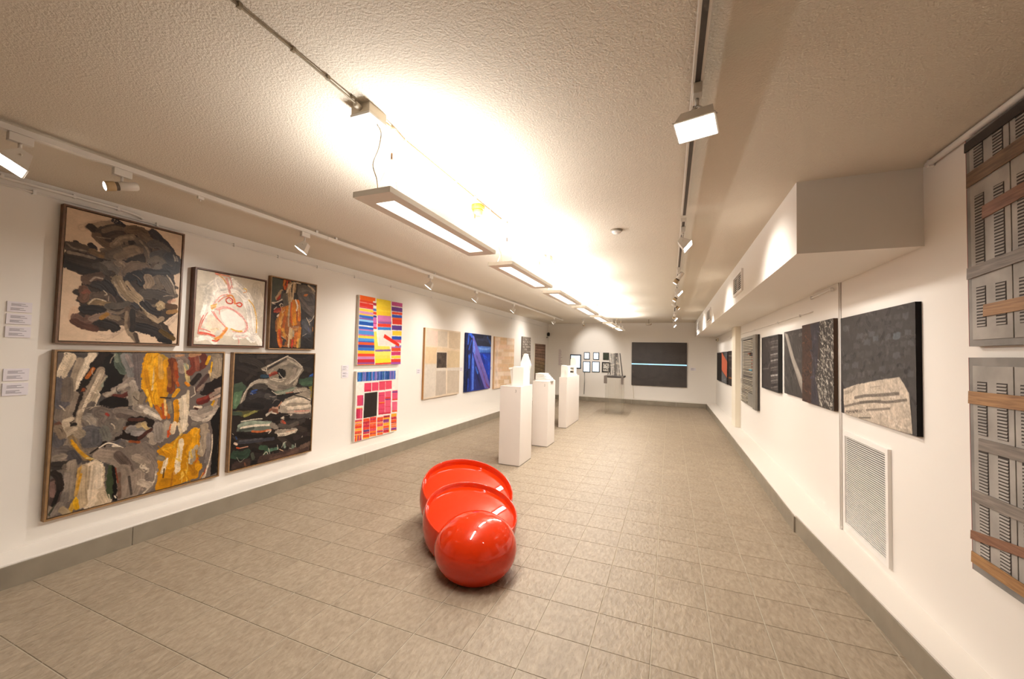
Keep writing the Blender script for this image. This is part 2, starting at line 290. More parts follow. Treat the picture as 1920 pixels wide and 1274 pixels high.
# ------------------------------------------------------------------ wall hangings
def at_wall(side, a, z):
    """a: coordinate along the wall of the thing's middle; returns location and turn so that local -y faces the room"""
    return {'left': ((XL, a, z), R(90)), 'right': ((XR, a, z), R(-90)), 'back': ((a, YB, z), 0)}[side]
PIGMENT={
 'p1':('d8c6b3','''s,b5a595,69,50,50,118,131,213,81,369,21;s,8d8073,59,70,50,170,115,258,71,370,35;s,c2b2a2,39,60,50,661,46,823,86,912,177;s,9a8d80,30,50,50,750,37,872,119,925,196;s,bfb0a2,35,70,90,281,937,386,952,490,879;s,a89a8c,18,60,90,275,984,387,971,500,889;s,c7a38c,59,40,50,103,761,89,817,98,834;s,b9a99c,26,70,50,905,838,985,757,1008,723;p,3b322c,30,100,30,260,104,409,21,532,33,682,31,811,77,887,170,981,197,983,329,931,381,967,562,892,634,973,660,971,726,856,809,977,933,950,988,806,949,603,874,568,906,508,849,420,873,345,917,261,911,126,878,85,826,162,747,103,688,135,584,148,500,22,463,3,403,9,295,172,310,316,265,227,168;d,4a4039/5d5147/2b2522/6a5d51/3a3a40,40,45,118,20,90,137,316,373,88,802,122,956,289,923,556,842,778,231,864,130,640;s,3f3731,59,100,50,178,108,225,140,254,153;s,2c2930,59,100,80,369,11,410,36,451,56;s,4d443d,89,100,50,262,142,354,83,472,72;s,4a403a,89,100,50,284,194,376,137,494,102;s,6f6256,39,100,50,280,119,372,74,462,67;s,6a5a4a,89,100,50,492,62,575,49,629,63;s,635447,69,100,50,227,168,285,213,343,231;s,7a6c5e,59,100,50,371,216,427,156,516,117;s,8b7c6d,22,100,50,371,211,426,146,516,119;s,6b5d50,79,100,50,609,88,665,107,700,142;s,5b524b,69,100,50,580,135,648,193,686,269;s,85786a,18,100,50,590,133,659,191,691,269;s,3f3d42,79,100,50,705,36,824,107,893,169;s,5a5452,79,100,50,700,142,767,129,851,166;s,4c4a4c,108,100,50,740,239,831,213,881,258;s,6d675f,59,100,50,698,288,764,256,824,289,747,354;s,444348,108,100,50,879,226,927,228,967,266;s,9a958f,16,100,50,919,197,940,237,938,292;s,8d8884,12,100,50,950,203,965,244;s,3a3736,89,100,50,861,326,934,337,956,289;s,544a44,79,100,50,17,293,83,280,162,293;s,857a70,16,80,50,16,275,68,302,154,304;s,39322d,108,100,50,18,383,116,394,223,405,316,419;s,8c8075,26,80,50,28,336,112,339,219,349;s,2f2a28,69,100,50,16,428,136,446,263,465;s,2f2a2c,49,100,50,187,251,215,274,199,305;s,6d5b48,59,100,50,198,296,263,313,358,315;s,7b6243,30,100,50,264,322,330,330,386,301;s,5f564e,108,100,50,348,308,442,251,563,209;s,796b5c,69,100,50,406,307,503,250,585,215;s,857666,30,100,50,461,228,541,193,585,225;s,66605c,108,100,50,324,389,390,378,432,411;s,4b4541,59,100,50,232,403,278,405,318,447;s,75695e,59,100,50,409,356,469,366,454,447;s,8e8173,20,100,50,428,343,470,376,445,459;s,6e6155,89,100,50,483,423,551,353,647,348;s,252224,89,100,50,516,459,598,427,633,484;s,2f2b2b,79,100,50,660,388,771,382,864,368;s,8a7b6a,79,100,50,685,436,709,474,690,518;s,6d6154,89,100,50,775,434,801,484,758,531;s,5d554d,89,100,50,844,436,895,494,935,554;s,a19788,14,100,50,865,390,930,468,959,541;s,c9c0b4,8,100,50,890,408,943,477;s,4a443f,108,100,50,661,583,772,572,878,593;s,857763,89,100,50,407,493,461,565,546,626;s,a08f77,35,100,50,498,501,564,574,630,617;s,9d917f,16,100,50,389,515,443,607,507,660;s,b0a28d,12,100,50,437,499,503,590,601,661;s,94856f,59,100,50,523,588,589,632,633,658;s,2e2a2a,108,100,50,230,526,305,545,365,605;s,5e4c42,79,100,50,167,525,210,500,273,482;s,a0948a,14,100,50,203,529,237,497,292,499;s,674d40,79,100,50,154,600,173,635,158,674;s,7d4f42,26,100,50,155,628,181,607,209,631;s,594d45,89,100,50,246,646,329,638,370,682;s,7e6d53,49,100,50,213,706,276,691,351,698;s,bdb09c,10,100,50,200,707,247,665,331,676;s,b0a695,8,100,50,307,592,337,618,319,629;s,292525,89,100,50,172,756,252,749,337,772;s,55504b,59,100,50,352,713,430,706,508,679;s,2a2523,89,100,50,304,850,380,865,420,883;s,6a5148,79,100,50,115,824,168,848,211,827;s,86746a,59,100,50,229,826,283,804,356,780;s,8f6c33,39,100,50,302,812,328,791,347,780;s,7b6e5f,49,100,50,386,797,435,804;s,55392f,59,100,50,99,852,170,885,261,900;s,97897a,26,60,50,355,751,433,765,501,730;s,7d6e58,59,100,50,645,678,703,735,762,793;s,b8ab98,16,100,50,612,670,704,745,798,823;s,9b8c78,49,100,50,727,764,797,802,842,778;s,2b2729,79,100,50,666,665,724,712,793,728;s,9d8d72,49,100,50,789,665,822,641,847,671,802,696;s,c0b296,12,100,50,789,675,823,651,836,677;s,4f3a26,69,100,50,894,667,955,667;s,8f6f45,49,100,50,898,720,969,704;s,d8a08a,39,50,50,903,623,951,607;s,b9ac9f,10,100,50,892,817,948,760,984,747;s,463c35,79,100,50,589,814,687,829,801,865;s,2a2627,108,100,50,603,864,735,889,911,946;s,57441f,49,100,50,838,895,898,925,960,955;s,211e20,49,100,50,831,969,926,988;s,5e4f44,49,100,50,521,718,517,818,542,897;s,827464,26,100,50,512,749,509,859,544,937;s,8b7f70,49,100,50,542,907,576,946,621,995;s,2f2a28,49,100,50,558,735,569,835,568,896;s,4b4039,39,100,50,596,925,620,985;d,9c8f80/b3a696/857868,9,6,59,30,80,188,129,798,59,958,333,901,774,320,811,83,426'''),
 'p2':('c9c1b2','''p,e9e3da,40,60,30,277,30,479,66,684,155,830,397,913,834,656,911,480,871,133,856,89,664,181,333;s,d9d3c8,240,80,50,177,265,274,170,394,234;s,e9e3da,180,100,50,293,109,334,219,281,297;s,ece7df,168,100,50,506,110,636,199,734,334,799,526,842,775;s,eae4db,192,100,50,184,379,158,520,140,591;s,efe9e1,132,100,50,336,242,536,189,693,290;s,dcd6cb,144,70,50,868,166,934,335,919,514;s,bdb6a8,168,50,50,66,236,132,249,118,387;s,bab3a5,180,35,50,863,91,847,244;p,f0ebe4,10,100,10,330,549,433,490,582,535,689,636,702,734,635,788,523,784,436,742,360,652;p,ead7c2,20,80,30,162,589,277,624,375,722,321,785,210,840,139,764;p,e5d3bd,15,60,30,151,797,288,811,279,871,155,855;s,efe6dc,72,100,50,40,941,158,912,274,977;s,ede7e0,132,100,50,578,866,728,832,837,902;s,eae5dd,108,100,50,836,877,918,898,964,973;s,d98a6e,26,100,50,241,7,334,14,428,15;s,d4756a,14,100,50,242,19,288,28;s,dfb07f,26,100,50,288,28,348,64,399,127;s,e3a79b,41,100,50,395,57,423,135,439,204,454,249;s,d77f7a,14,100,50,441,25,470,115,457,189;s,e0b3a4,22,100,50,470,115,486,173;s,e0a59b,19,100,50,201,492,264,392,328,314,420,278;s,d9826f,16,100,50,298,400,364,332,445,298;s,d98f52,31,100,50,421,301,481,287,520,336,536,395;s,c9452f,22,100,50,401,351,447,322,497,351,488,400,428,402,402,369;s,d2624c,12,100,50,511,386,561,404;s,c94733,22,100,50,561,392,609,374,642,400,613,434,569,421;s,e07f6b,11,100,50,448,345,486,371;s,e5b06b,29,100,50,206,469,244,453,266,438;s,dca868,31,100,50,213,503,257,474;s,e4a9a2,24,100,50,270,508,384,460,505,483,620,544,702,635,733,720,700,797;s,da8880,12,100,50,294,517,408,475,531,504,635,579;s,e3a19a,17,100,50,729,657,748,743,688,810,524,802;s,d9756f,11,100,50,317,515,320,573;s,d6a63c,24,100,50,498,767,573,792,661,793;s,d8b766,12,100,50,523,784,624,804;s,dd8a80,17,100,50,238,546,300,634,387,721,437,765;s,d97c73,11,100,50,210,538,277,624,338,678;s,c93a2a,12,100,50,108,605,79,677,57,770,45,850;s,cf4a3a,8,100,50,130,615,97,698,74,780;s,c12f28,10,100,50,106,663,87,722;s,d05545,8,100,50,161,566,130,615;s,cf5b4a,31,100,50,67,843,166,854,269,883;s,d2695a,14,100,50,46,861,156,872;s,d98277,17,100,50,69,791,130,799,209,828;s,e0934a,43,100,50,282,918,349,878,405,816,431,766;s,e3a659,22,100,50,295,941,373,889;s,cc5240,24,100,50,244,943,296,952,329,927;s,df8a60,17,100,50,380,805,426,778;s,e6cfae,31,100,50,218,793,286,776,321,785;s,edd9bb,12,100,50,229,792,254,825,287,800;s,e0b35e,22,100,50,746,320,816,386,863,495,887,645,890,797;s,e8cf9e,17,100,50,834,447,884,594;s,e1c15c,19,100,50,659,159,698,166;s,dd9a5c,12,100,50,656,221,700,202,705,177;s,e3a29d,14,100,50,605,901,634,961;s,db8378,8,100,50,619,925,616,987;s,b7b0a5,7,70,50,168,289,151,383;s,d8a79b,19,60,50,578,866,680,885,742,856'''),
 'p3':('332e2d','''p,4f5550,30,100,30,0,0,247,10,222,173,11,410,-14,294;p,5d5753,30,100,30,548,22,1001,20,1000,540,692,404,561,211;s,6b6560,75,100,50,614,129,772,86,939,107;s,4a4543,88,100,50,621,231,786,293,951,278;s,57504d,75,100,50,731,375,878,442,980,395;s,625a57,50,100,50,578,172,725,298,918,413;s,504a48,88,100,50,881,179,972,276;p,4d5059,30,100,30,683,559,925,518,943,780,720,814;s,575c68,75,100,50,726,608,812,681,898,729;s,3d3f48,75,100,50,780,799,903,808;s,2d2a2c,150,100,50,746,903,912,938;s,322c2b,125,100,50,41,598,35,765,63,930;s,3b3533,50,100,50,19,529,49,717;s,b9a890,33,100,50,808,16,893,46,980,89;s,a99b88,15,100,50,850,25,961,118;s,7f786f,20,100,50,896,98,984,142;s,c8792e,25,100,50,737,174,797,161;s,b5692c,18,100,50,718,189,779,187;s,cfc6b8,15,100,50,802,526,868,600,892,638;s,d6cec0,13,100,50,996,473,928,557,867,587;s,bdb4a8,10,100,50,825,563,906,545;s,5b63a0,13,100,50,853,679,877,730;s,c98a3e,13,100,50,966,661,971,726;s,c8622c,50,100,50,265,8,251,71,274,130;s,b84d25,33,100,50,321,13,308,101;s,d39a4a,25,100,50,234,85,266,20;s,9c3f24,25,100,50,357,-4,395,16;s,b59d7c,63,100,50,204,174,139,254,106,294;s,a8412c,43,100,50,191,237,125,304;s,4a4a4d,50,100,50,223,185,213,296;s,d9cfc4,18,100,50,16,362,127,340,248,280;s,cdc3b8,15,100,50,25,373,77,375;s,2a2628,38,100,50,62,406,165,373,234,343;s,e3dbd0,15,100,50,165,385,217,356,293,411;s,d8cdc1,15,100,50,221,417,254,378;s,8f3428,58,100,50,83,464,187,444,275,413;s,a84a38,33,100,50,68,489,171,469;s,d9ccc0,13,100,50,57,454,115,414;s,b55c46,18,100,50,120,497,206,467;s,d6cdbe,38,100,50,141,544,192,516,262,499;s,c9bda9,20,100,50,142,556,228,526;s,5a564f,113,100,50,299,238,309,385;s,6b665d,38,100,50,335,222,361,331;p,9c6230,30,100,60,291,387,625,282,671,675,683,987,188,982,119,738,127,593;s,c07a2e,88,100,50,276,437,211,539,183,638,171,735;s,d09a4c,45,100,50,263,511,199,613,152,712;s,b8611f,50,100,50,316,483,288,608,278,731;s,d98c25,63,100,50,347,407,336,506;s,b07c3c,50,100,50,144,592,124,677,137,749;s,8f5a2c,30,100,50,111,618,119,738;s,e0b060,20,100,50,231,562,205,710;s,c95c22,58,100,50,191,759,180,856,223,975;s,d9802e,33,100,50,158,796,183,904,242,987;s,a63a22,25,100,50,211,794,234,878,276,962;s,d8a040,50,100,50,260,731,301,803,288,877;s,403a38,50,100,50,306,876,293,950;s,c4bba9,13,100,50,231,830,323,864;s,3a3535,25,100,50,251,853,344,900;s,b39a78,75,100,50,397,41,366,132,391,229,420,376,391,503;s,cdbfa8,50,100,50,362,70,331,161;s,d8ccb8,20,100,50,433,24,364,107,314,187;s,c6b396,43,100,50,471,19,461,146,450,273;s,a98f6b,38,100,50,511,39,500,155;s,d9c9ae,15,100,50,398,53,410,227,438,374;s,e3d8c4,18,100,50,472,32,528,12,626,13;s,bba98a,30,100,50,393,254,386,428,378,578,393,676;s,d98918,113,100,50,492,319,483,471,512,620;s,e09a20,75,100,50,523,493,512,620;s,d57a1c,63,100,50,566,287,614,410,624,563;s,c75a22,25,100,50,435,324,426,475,455,623;s,e2b25a,20,100,50,526,266,593,387,601,513;s,e5dccd,33,100,50,527,278,572,363,557,428;s,e7c98e,13,100,50,626,307,656,458;s,a94a28,20,100,50,577,439,564,541;s,d8c8aa,33,100,50,423,699,413,824,405,985;s,c9b48c,50,100,50,462,722,452,847;s,b98d5c,38,100,50,500,721,576,717,612,678;s,a9a18f,33,100,50,502,746,507,821;s,cf7a35,50,100,50,581,780,608,893;s,c4402a,43,100,50,492,884,480,984;s,d99238,63,100,50,653,701,641,816,632,969;s,d0a552,43,100,50,625,868,614,982;s,8f8a62,33,100,50,665,867,653,981;s,e6d9c0,13,100,50,384,948,424,991;s,d9772b,25,100,50,543,794,553,945;d,e0c48e/c9a15e/efe6d6/b35a24,10,10,88,80,80,152,447,626,307,652,969,205,964;s,c9c1b5,8,100,50,478,684,612,678;s,b7afa6,8,100,50,720,814,818,772'''),
 'p4':('6b6462','''d,6d6866/7d7672/5b5a60/8b8178/4c4a4c/77706a,90,61,152,70,90,0,0,421,3,430,843,0,991;s,bdb3a2,61,100,50,57,31,38,85,19,147;s,d6ccba,37,100,90,43,13,31,76,13,138;s,cfc5b4,61,100,50,162,21,121,123,95,223;s,ded5c5,37,100,90,176,16,135,105,105,196;s,e3dbcc,20,100,90,147,30,114,141,82,240;s,9a9083,41,100,50,105,49,80,149,68,240;s,26211e,61,100,50,244,20,171,115,123,243;s,1f1b19,91,100,50,244,39,261,107,301,147;s,2a2421,61,100,50,221,10,178,86;s,b3672a,26,100,50,171,105,143,161;s,7a4128,20,100,50,130,234,107,306,85,377;s,2b2522,30,100,50,124,262,98,360,79,458;s,8a8178,51,100,50,89,268,71,358,58,410;s,8d8378,61,100,50,208,115,173,218,139,328,113,436;s,b0a596,41,100,50,215,125,181,237,153,310;s,d3c9b9,18,100,90,208,144,173,237,126,382;s,a9a090,35,100,50,247,165,210,239,175,331;s,8f9a8e,26,100,50,254,155,225,221;s,c9bfae,14,100,50,248,213,211,277,190,342;s,5f5a58,41,100,50,175,331,148,403;s,b7ab9a,30,100,50,119,372,113,436,129,493;s,8e8a86,61,100,50,155,413,185,436,193,455;s,a7a097,26,100,50,177,425,193,451;s,d5cbb9,35,100,50,52,427,79,417;s,c2b8a8,51,100,50,52,445,67,502;s,26211f,30,100,50,96,452,80,476;p,1d1a19,30,100,30,221,30,274,10,300,108,341,148,318,217,249,261,211,277,239,164;s,55635b,51,100,50,298,9,299,78,332,128;s,6e7a70,26,100,50,282,10,291,58;s,76787b,91,100,50,347,29,381,109,400,190;s,6b6568,71,100,50,405,18,416,130,426,232;s,877f80,30,100,50,346,19,373,89;s,8d8581,51,100,50,375,189,334,227,287,254;s,aaa39a,30,100,50,351,218,303,245,249,280;s,a09a94,51,100,50,383,210,401,261;s,5b302a,37,100,50,288,293,328,296,368,279;s,beb6aa,12,100,50,289,322,336,317,385,291;p,1c1918,30,100,30,227,307,280,283,369,319,378,370,305,373,228,374,212,335;s,85807a,41,100,50,376,270,386,351;s,9a9388,61,100,50,410,292,420,364;s,7f756a,41,100,50,453,285,437,356;s,6d6663,91,100,50,221,393,259,416,245,453;s,8f3a34,18,100,50,252,406,263,417;s,77706c,51,100,50,306,392,363,409,422,425;s,5d5552,41,100,50,322,424,388,452;s,96908a,71,100,50,421,385,491,413,546,461;s,d6d1c9,37,100,50,473,411,519,442,570,480;s,c4c0ba,20,100,50,438,376,509,425;p,241d1b,30,100,30,372,450,457,450,538,492,548,535,495,590,426,629,342,584,286,594,249,626,225,593,294,557,357,517;s,77513a,26,100,50,357,517,390,512;s,7d7b7c,71,100,50,390,532,441,540,494,558;s,8f8d90,41,100,50,407,560,459,574;s,a5977f,45,100,50,441,509,466,503;s,b9a77c,26,100,50,458,501,485,536,503,549;s,8d4a26,22,100,50,392,613,443,627;s,4a2c26,30,100,50,442,601,512,551;s,4a2e28,26,100,50,380,461,457,471;s,5f5f65,112,100,50,165,517,187,539,173,574;s,5a5b61,71,100,50,209,514,210,581;s,706b68,91,100,50,276,476,309,520,278,554;s,6e706e,61,100,50,246,511,263,561;s,77726d,51,100,50,339,465,316,521;s,8a7a62,51,100,50,88,532,124,621,161,675;s,c89a2e,24,100,50,96,570,132,632,183,689;s,d9a21e,14,100,50,88,550,117,610;s,9b9182,61,100,50,73,485,101,489,129,521;s,b7ab9b,26,100,50,67,502,100,480;s,c7b57a,14,100,50,168,676,220,696;s,2a2320,12,100,50,182,651,248,607,295,606;s,e6e0d4,10,100,50,226,622,271,601,327,631,393,683;s,d9d2c6,14,100,50,295,625,360,657;p,7b736e,15,100,30,197,663,256,627,359,647,460,635,551,704,565,939,521,1011,434,1005,343,1008,332,877,314,765,251,722;s,928880,91,100,50,234,671,312,706,362,776;s,5d534f,61,100,50,328,690,387,782,397,855;s,8d837b,112,100,50,363,806,381,890,375,978;s,9a9088,81,100,50,448,847,449,929,433,985;s,857c77,91,100,50,498,735,545,829,547,924;s,9c938a,61,100,50,428,731,499,787;s,bdb4a7,41,100,90,473,802,500,839;s,d3ccc0,16,100,50,473,812,509,831;s,c9c2b6,12,100,50,559,864,547,934,486,1000;s,b3aaa0,51,100,50,466,913,520,948;s,4a4441,16,100,50,397,855,416,980;s,6d5b50,24,100,50,339,820,350,981;s,a59c93,51,100,50,513,592,532,648;s,8f8a87,81,100,50,557,536,568,623;s,9c978f,61,100,50,613,523,606,608;s,77706d,41,100,50,478,649,533,711;p,c3b6a2,30,100,30,140,707,251,741,268,803,262,897,310,989,295,1013,132,981,136,826;s,d3c8b6,112,100,50,199,739,193,841,188,952;s,b3a48c,61,100,50,148,737,151,867,160,962;s,dfd6c6,51,100,50,228,746,231,870;s,cabda9,61,100,50,255,934,279,989;s,a79a86,14,100,50,184,736,180,875;s,c3a05c,24,100,50,133,706,129,824,123,896;s,c79a35,16,100,50,142,772,129,861;p,3d4a35,20,100,30,274,747,305,754,315,854,318,952,303,996,270,909,276,824;p,161413,20,100,30,298,752,318,776,332,897,338,997,315,1000,308,871;s,7b3a26,8,100,50,318,776,336,879;s,d9d3c6,5,100,50,290,944,302,986;s,e2dccf,8,100,50,322,963,330,980;s,7d756f,71,100,50,24,655,70,656,112,701;s,6a6564,71,100,50,16,600,62,609,104,654;s,4d4b50,61,100,50,90,632,119,684;s,3b3836,61,100,50,11,687,58,698,84,695;s,8c857e,41,100,50,10,643,56,639;s,6f675f,51,100,50,71,710,92,714;s,8f877e,61,100,50,98,698,94,815,89,904;s,77726f,61,100,50,60,806,68,898,43,961;s,918a84,41,100,50,79,757,74,845;s,4a3e3c,71,100,50,17,794,28,842,22,902;s,77625f,61,100,50,20,804,28,859;s,2c2725,41,100,50,12,732,39,765,47,838;s,1f1c1b,26,100,50,41,854,23,928;s,3b3f36,26,100,50,36,933,11,977;s,817a76,30,100,50,49,928,24,982;s,d6a81e,30,100,50,124,932,132,981;s,b9973f,30,100,50,111,956,98,997;s,e0b424,14,100,50,124,914,118,958;s,a0937c,41,100,50,63,968,84,992;s,63626a,81,100,50,14,183,22,254,30,317;s,6f6761,61,100,50,53,175,55,284;s,6f4f44,41,100,50,19,441,26,478;s,57565c,61,100,50,14,511,28,558;s,86796b,51,100,50,19,459,40,515;p,cf9210,25,100,30,456,7,537,4,558,112,599,274,582,391,536,407,490,340,453,265,434,182,436,79;s,dea414,61,100,50,483,17,468,131,461,234;s,e3ab1a,41,100,50,519,17,504,174,535,365;s,c58a12,41,100,50,459,131,488,278;s,d9c089,14,100,50,512,101,506,268;s,e6b935,20,100,50,470,266,508,383;s,cfa24a,41,100,50,547,27,559,176;s,d39a14,51,100,50,585,59,597,188,590,306;s,a8872f,26,100,50,556,17,584,38;s,b76a1c,30,100,50,536,386,564,431,584,476;s,b35522,30,100,50,582,380,593,477;s,6d3a22,61,100,50,623,59,635,157,627,276;s,8a5a2a,30,100,50,605,113,617,243;s,8f4e28,41,100,50,653,81,655,202;s,b35a24,26,100,50,666,224,676,246;s,7d706a,51,100,50,632,16,681,26,712,60;s,b08a6a,20,100,50,652,21,701,15;s,8a7f7a,51,100,50,682,70,694,137;s,b7a97e,35,100,50,723,93,735,172,747,239;s,8e9684,20,100,50,713,82,740,138;s,c9821e,24,100,50,726,227,747,250;s,70352a,61,100,50,764,37,786,105,755,150;s,5d2e26,61,100,50,838,14,861,71,818,117;s,7f4a3c,41,100,50,795,26,808,128;s,94401f,26,100,50,654,136,665,180;s,a07a5c,41,100,50,753,15,816,2;s,c79a1e,26,100,50,894,25,873,83;s,d9a91c,16,100,50,917,72,908,166;s,d0b78a,20,100,50,896,142,920,213;s,8f8576,91,100,50,951,36,965,120,943,202;s,a69a88,51,100,50,931,166,966,191;s,7d7468,41,100,50,928,13,963,24;p,211a19,30,100,30,876,246,1001,181,1003,289,889,340,823,323;s,4d3b3a,41,100,50,811,288,843,233,886,177;s,8a7a72,30,100,50,822,289,854,257;s,2a2220,51,100,50,778,230,820,174;s,5c2420,61,100,50,835,382,879,374,923,343;s,7a3128,30,100,50,824,369,889,352;s,94847a,41,100,50,923,343,980,311;s,9f8f84,26,100,50,957,298,997,289;s,b7a496,26,100,50,924,378,993,348;s,d0a020,30,100,50,947,392,925,460;s,a89686,26,100,50,970,382,948,439;s,d9cfc0,26,100,50,803,424,847,429;s,3b1c1a,16,100,50,803,430,836,445;s,e3dbce,7,100,50,770,342,801,322;s,ddd4c8,6,100,50,789,264,801,322;s,a69e97,61,100,50,783,467,870,489,971,454;s,b7b0a9,41,100,50,794,503,882,537,960,488;s,8a8580,61,100,50,847,463,914,447;s,c9c3b9,16,100,50,871,535,949,499;s,77736f,41,100,50,795,559,849,556;p,191717,15,100,30,927,543,1000,433,1000,982,948,993,949,805,952,664;s,9a9083,71,100,50,883,583,885,676,865,788;s,a99e90,51,100,50,906,633,897,748;s,817c7c,41,100,50,918,659,921,788,911,867;s,b3a998,26,100,50,852,717,876,814;s,77716f,41,100,50,932,802,923,905;s,cfc7b9,10,100,50,947,663,949,782,923,917;s,a8441f,12,100,50,912,926,891,979;s,d2c9ba,14,100,50,923,905,902,993;s,b7ae9f,26,100,50,902,981,891,996;s,c98a3a,10,100,50,890,955,869,996;p,d3c9b5,30,100,30,678,345,748,307,762,476,754,587,704,624,690,468;s,e3dbca,51,100,50,718,338,731,450,723,583;s,c9bda8,26,100,50,748,295,750,385;s,d0981a,35,100,50,648,321,677,279;s,c98d14,41,100,50,664,366,675,466,672,531;s,b5651f,24,100,50,610,383,622,481;s,8a8270,37,100,50,620,373,631,439;s,d8b878,20,100,50,591,349,602,457;s,c4622a,24,100,50,643,538,634,602;s,e0d2ba,41,100,50,662,530,653,594;s,b74a26,16,100,50,624,578,625,622;s,d9cbb0,26,100,50,692,534,713,603;s,2b2422,10,100,50,562,325,629,336;p,c88d12,20,100,30,561,706,626,676,724,627,850,590,852,717,832,782,867,892,858,982,672,1000,558,1005,573,835;s,d9a01a,61,100,50,807,607,809,709,769,791;s,d59a16,61,100,50,617,695,666,748,649,842;s,b8820f,71,100,50,613,951,671,967;s,c9910f,81,100,50,730,916,813,914,845,899;s,e0ad2a,20,100,50,589,711,666,705;s,b07a14,51,100,50,780,861,824,939;s,ddd0b4,45,100,50,715,670,707,778,699,887;s,e6dcc6,26,100,90,725,683,697,798,689,906;s,d8c9a8,35,100,50,619,803,610,844,602,874;s,e8dfcc,14,100,50,628,784,602,874;s,5d4520,12,100,50,611,855,607,918;s,9a9280,61,100,50,800,775,801,843;s,a79d8b,35,100,50,831,736,800,809;s,b0651e,18,100,50,844,830,823,859;s,d9c99f,12,100,50,789,750,780,850;s,e2b038,14,100,50,839,600,808,652;s,a5701a,16,100,50,670,901,662,997;s,8a8478,41,100,50,571,761,600,778;s,d9b23a,10,100,50,760,901,773,994;d,d9b23a/a8740f/e0c060,12,12,91,80,70,561,706,850,602,858,970,567,992;d,e0b030/b8820f,8,12,122,85,70,448,18,546,17,591,381,490,340;d,cfc6b6/e0d8ca/3a3532,12,6,41,60,80,0,0,413,3,426,639,2,562'''),
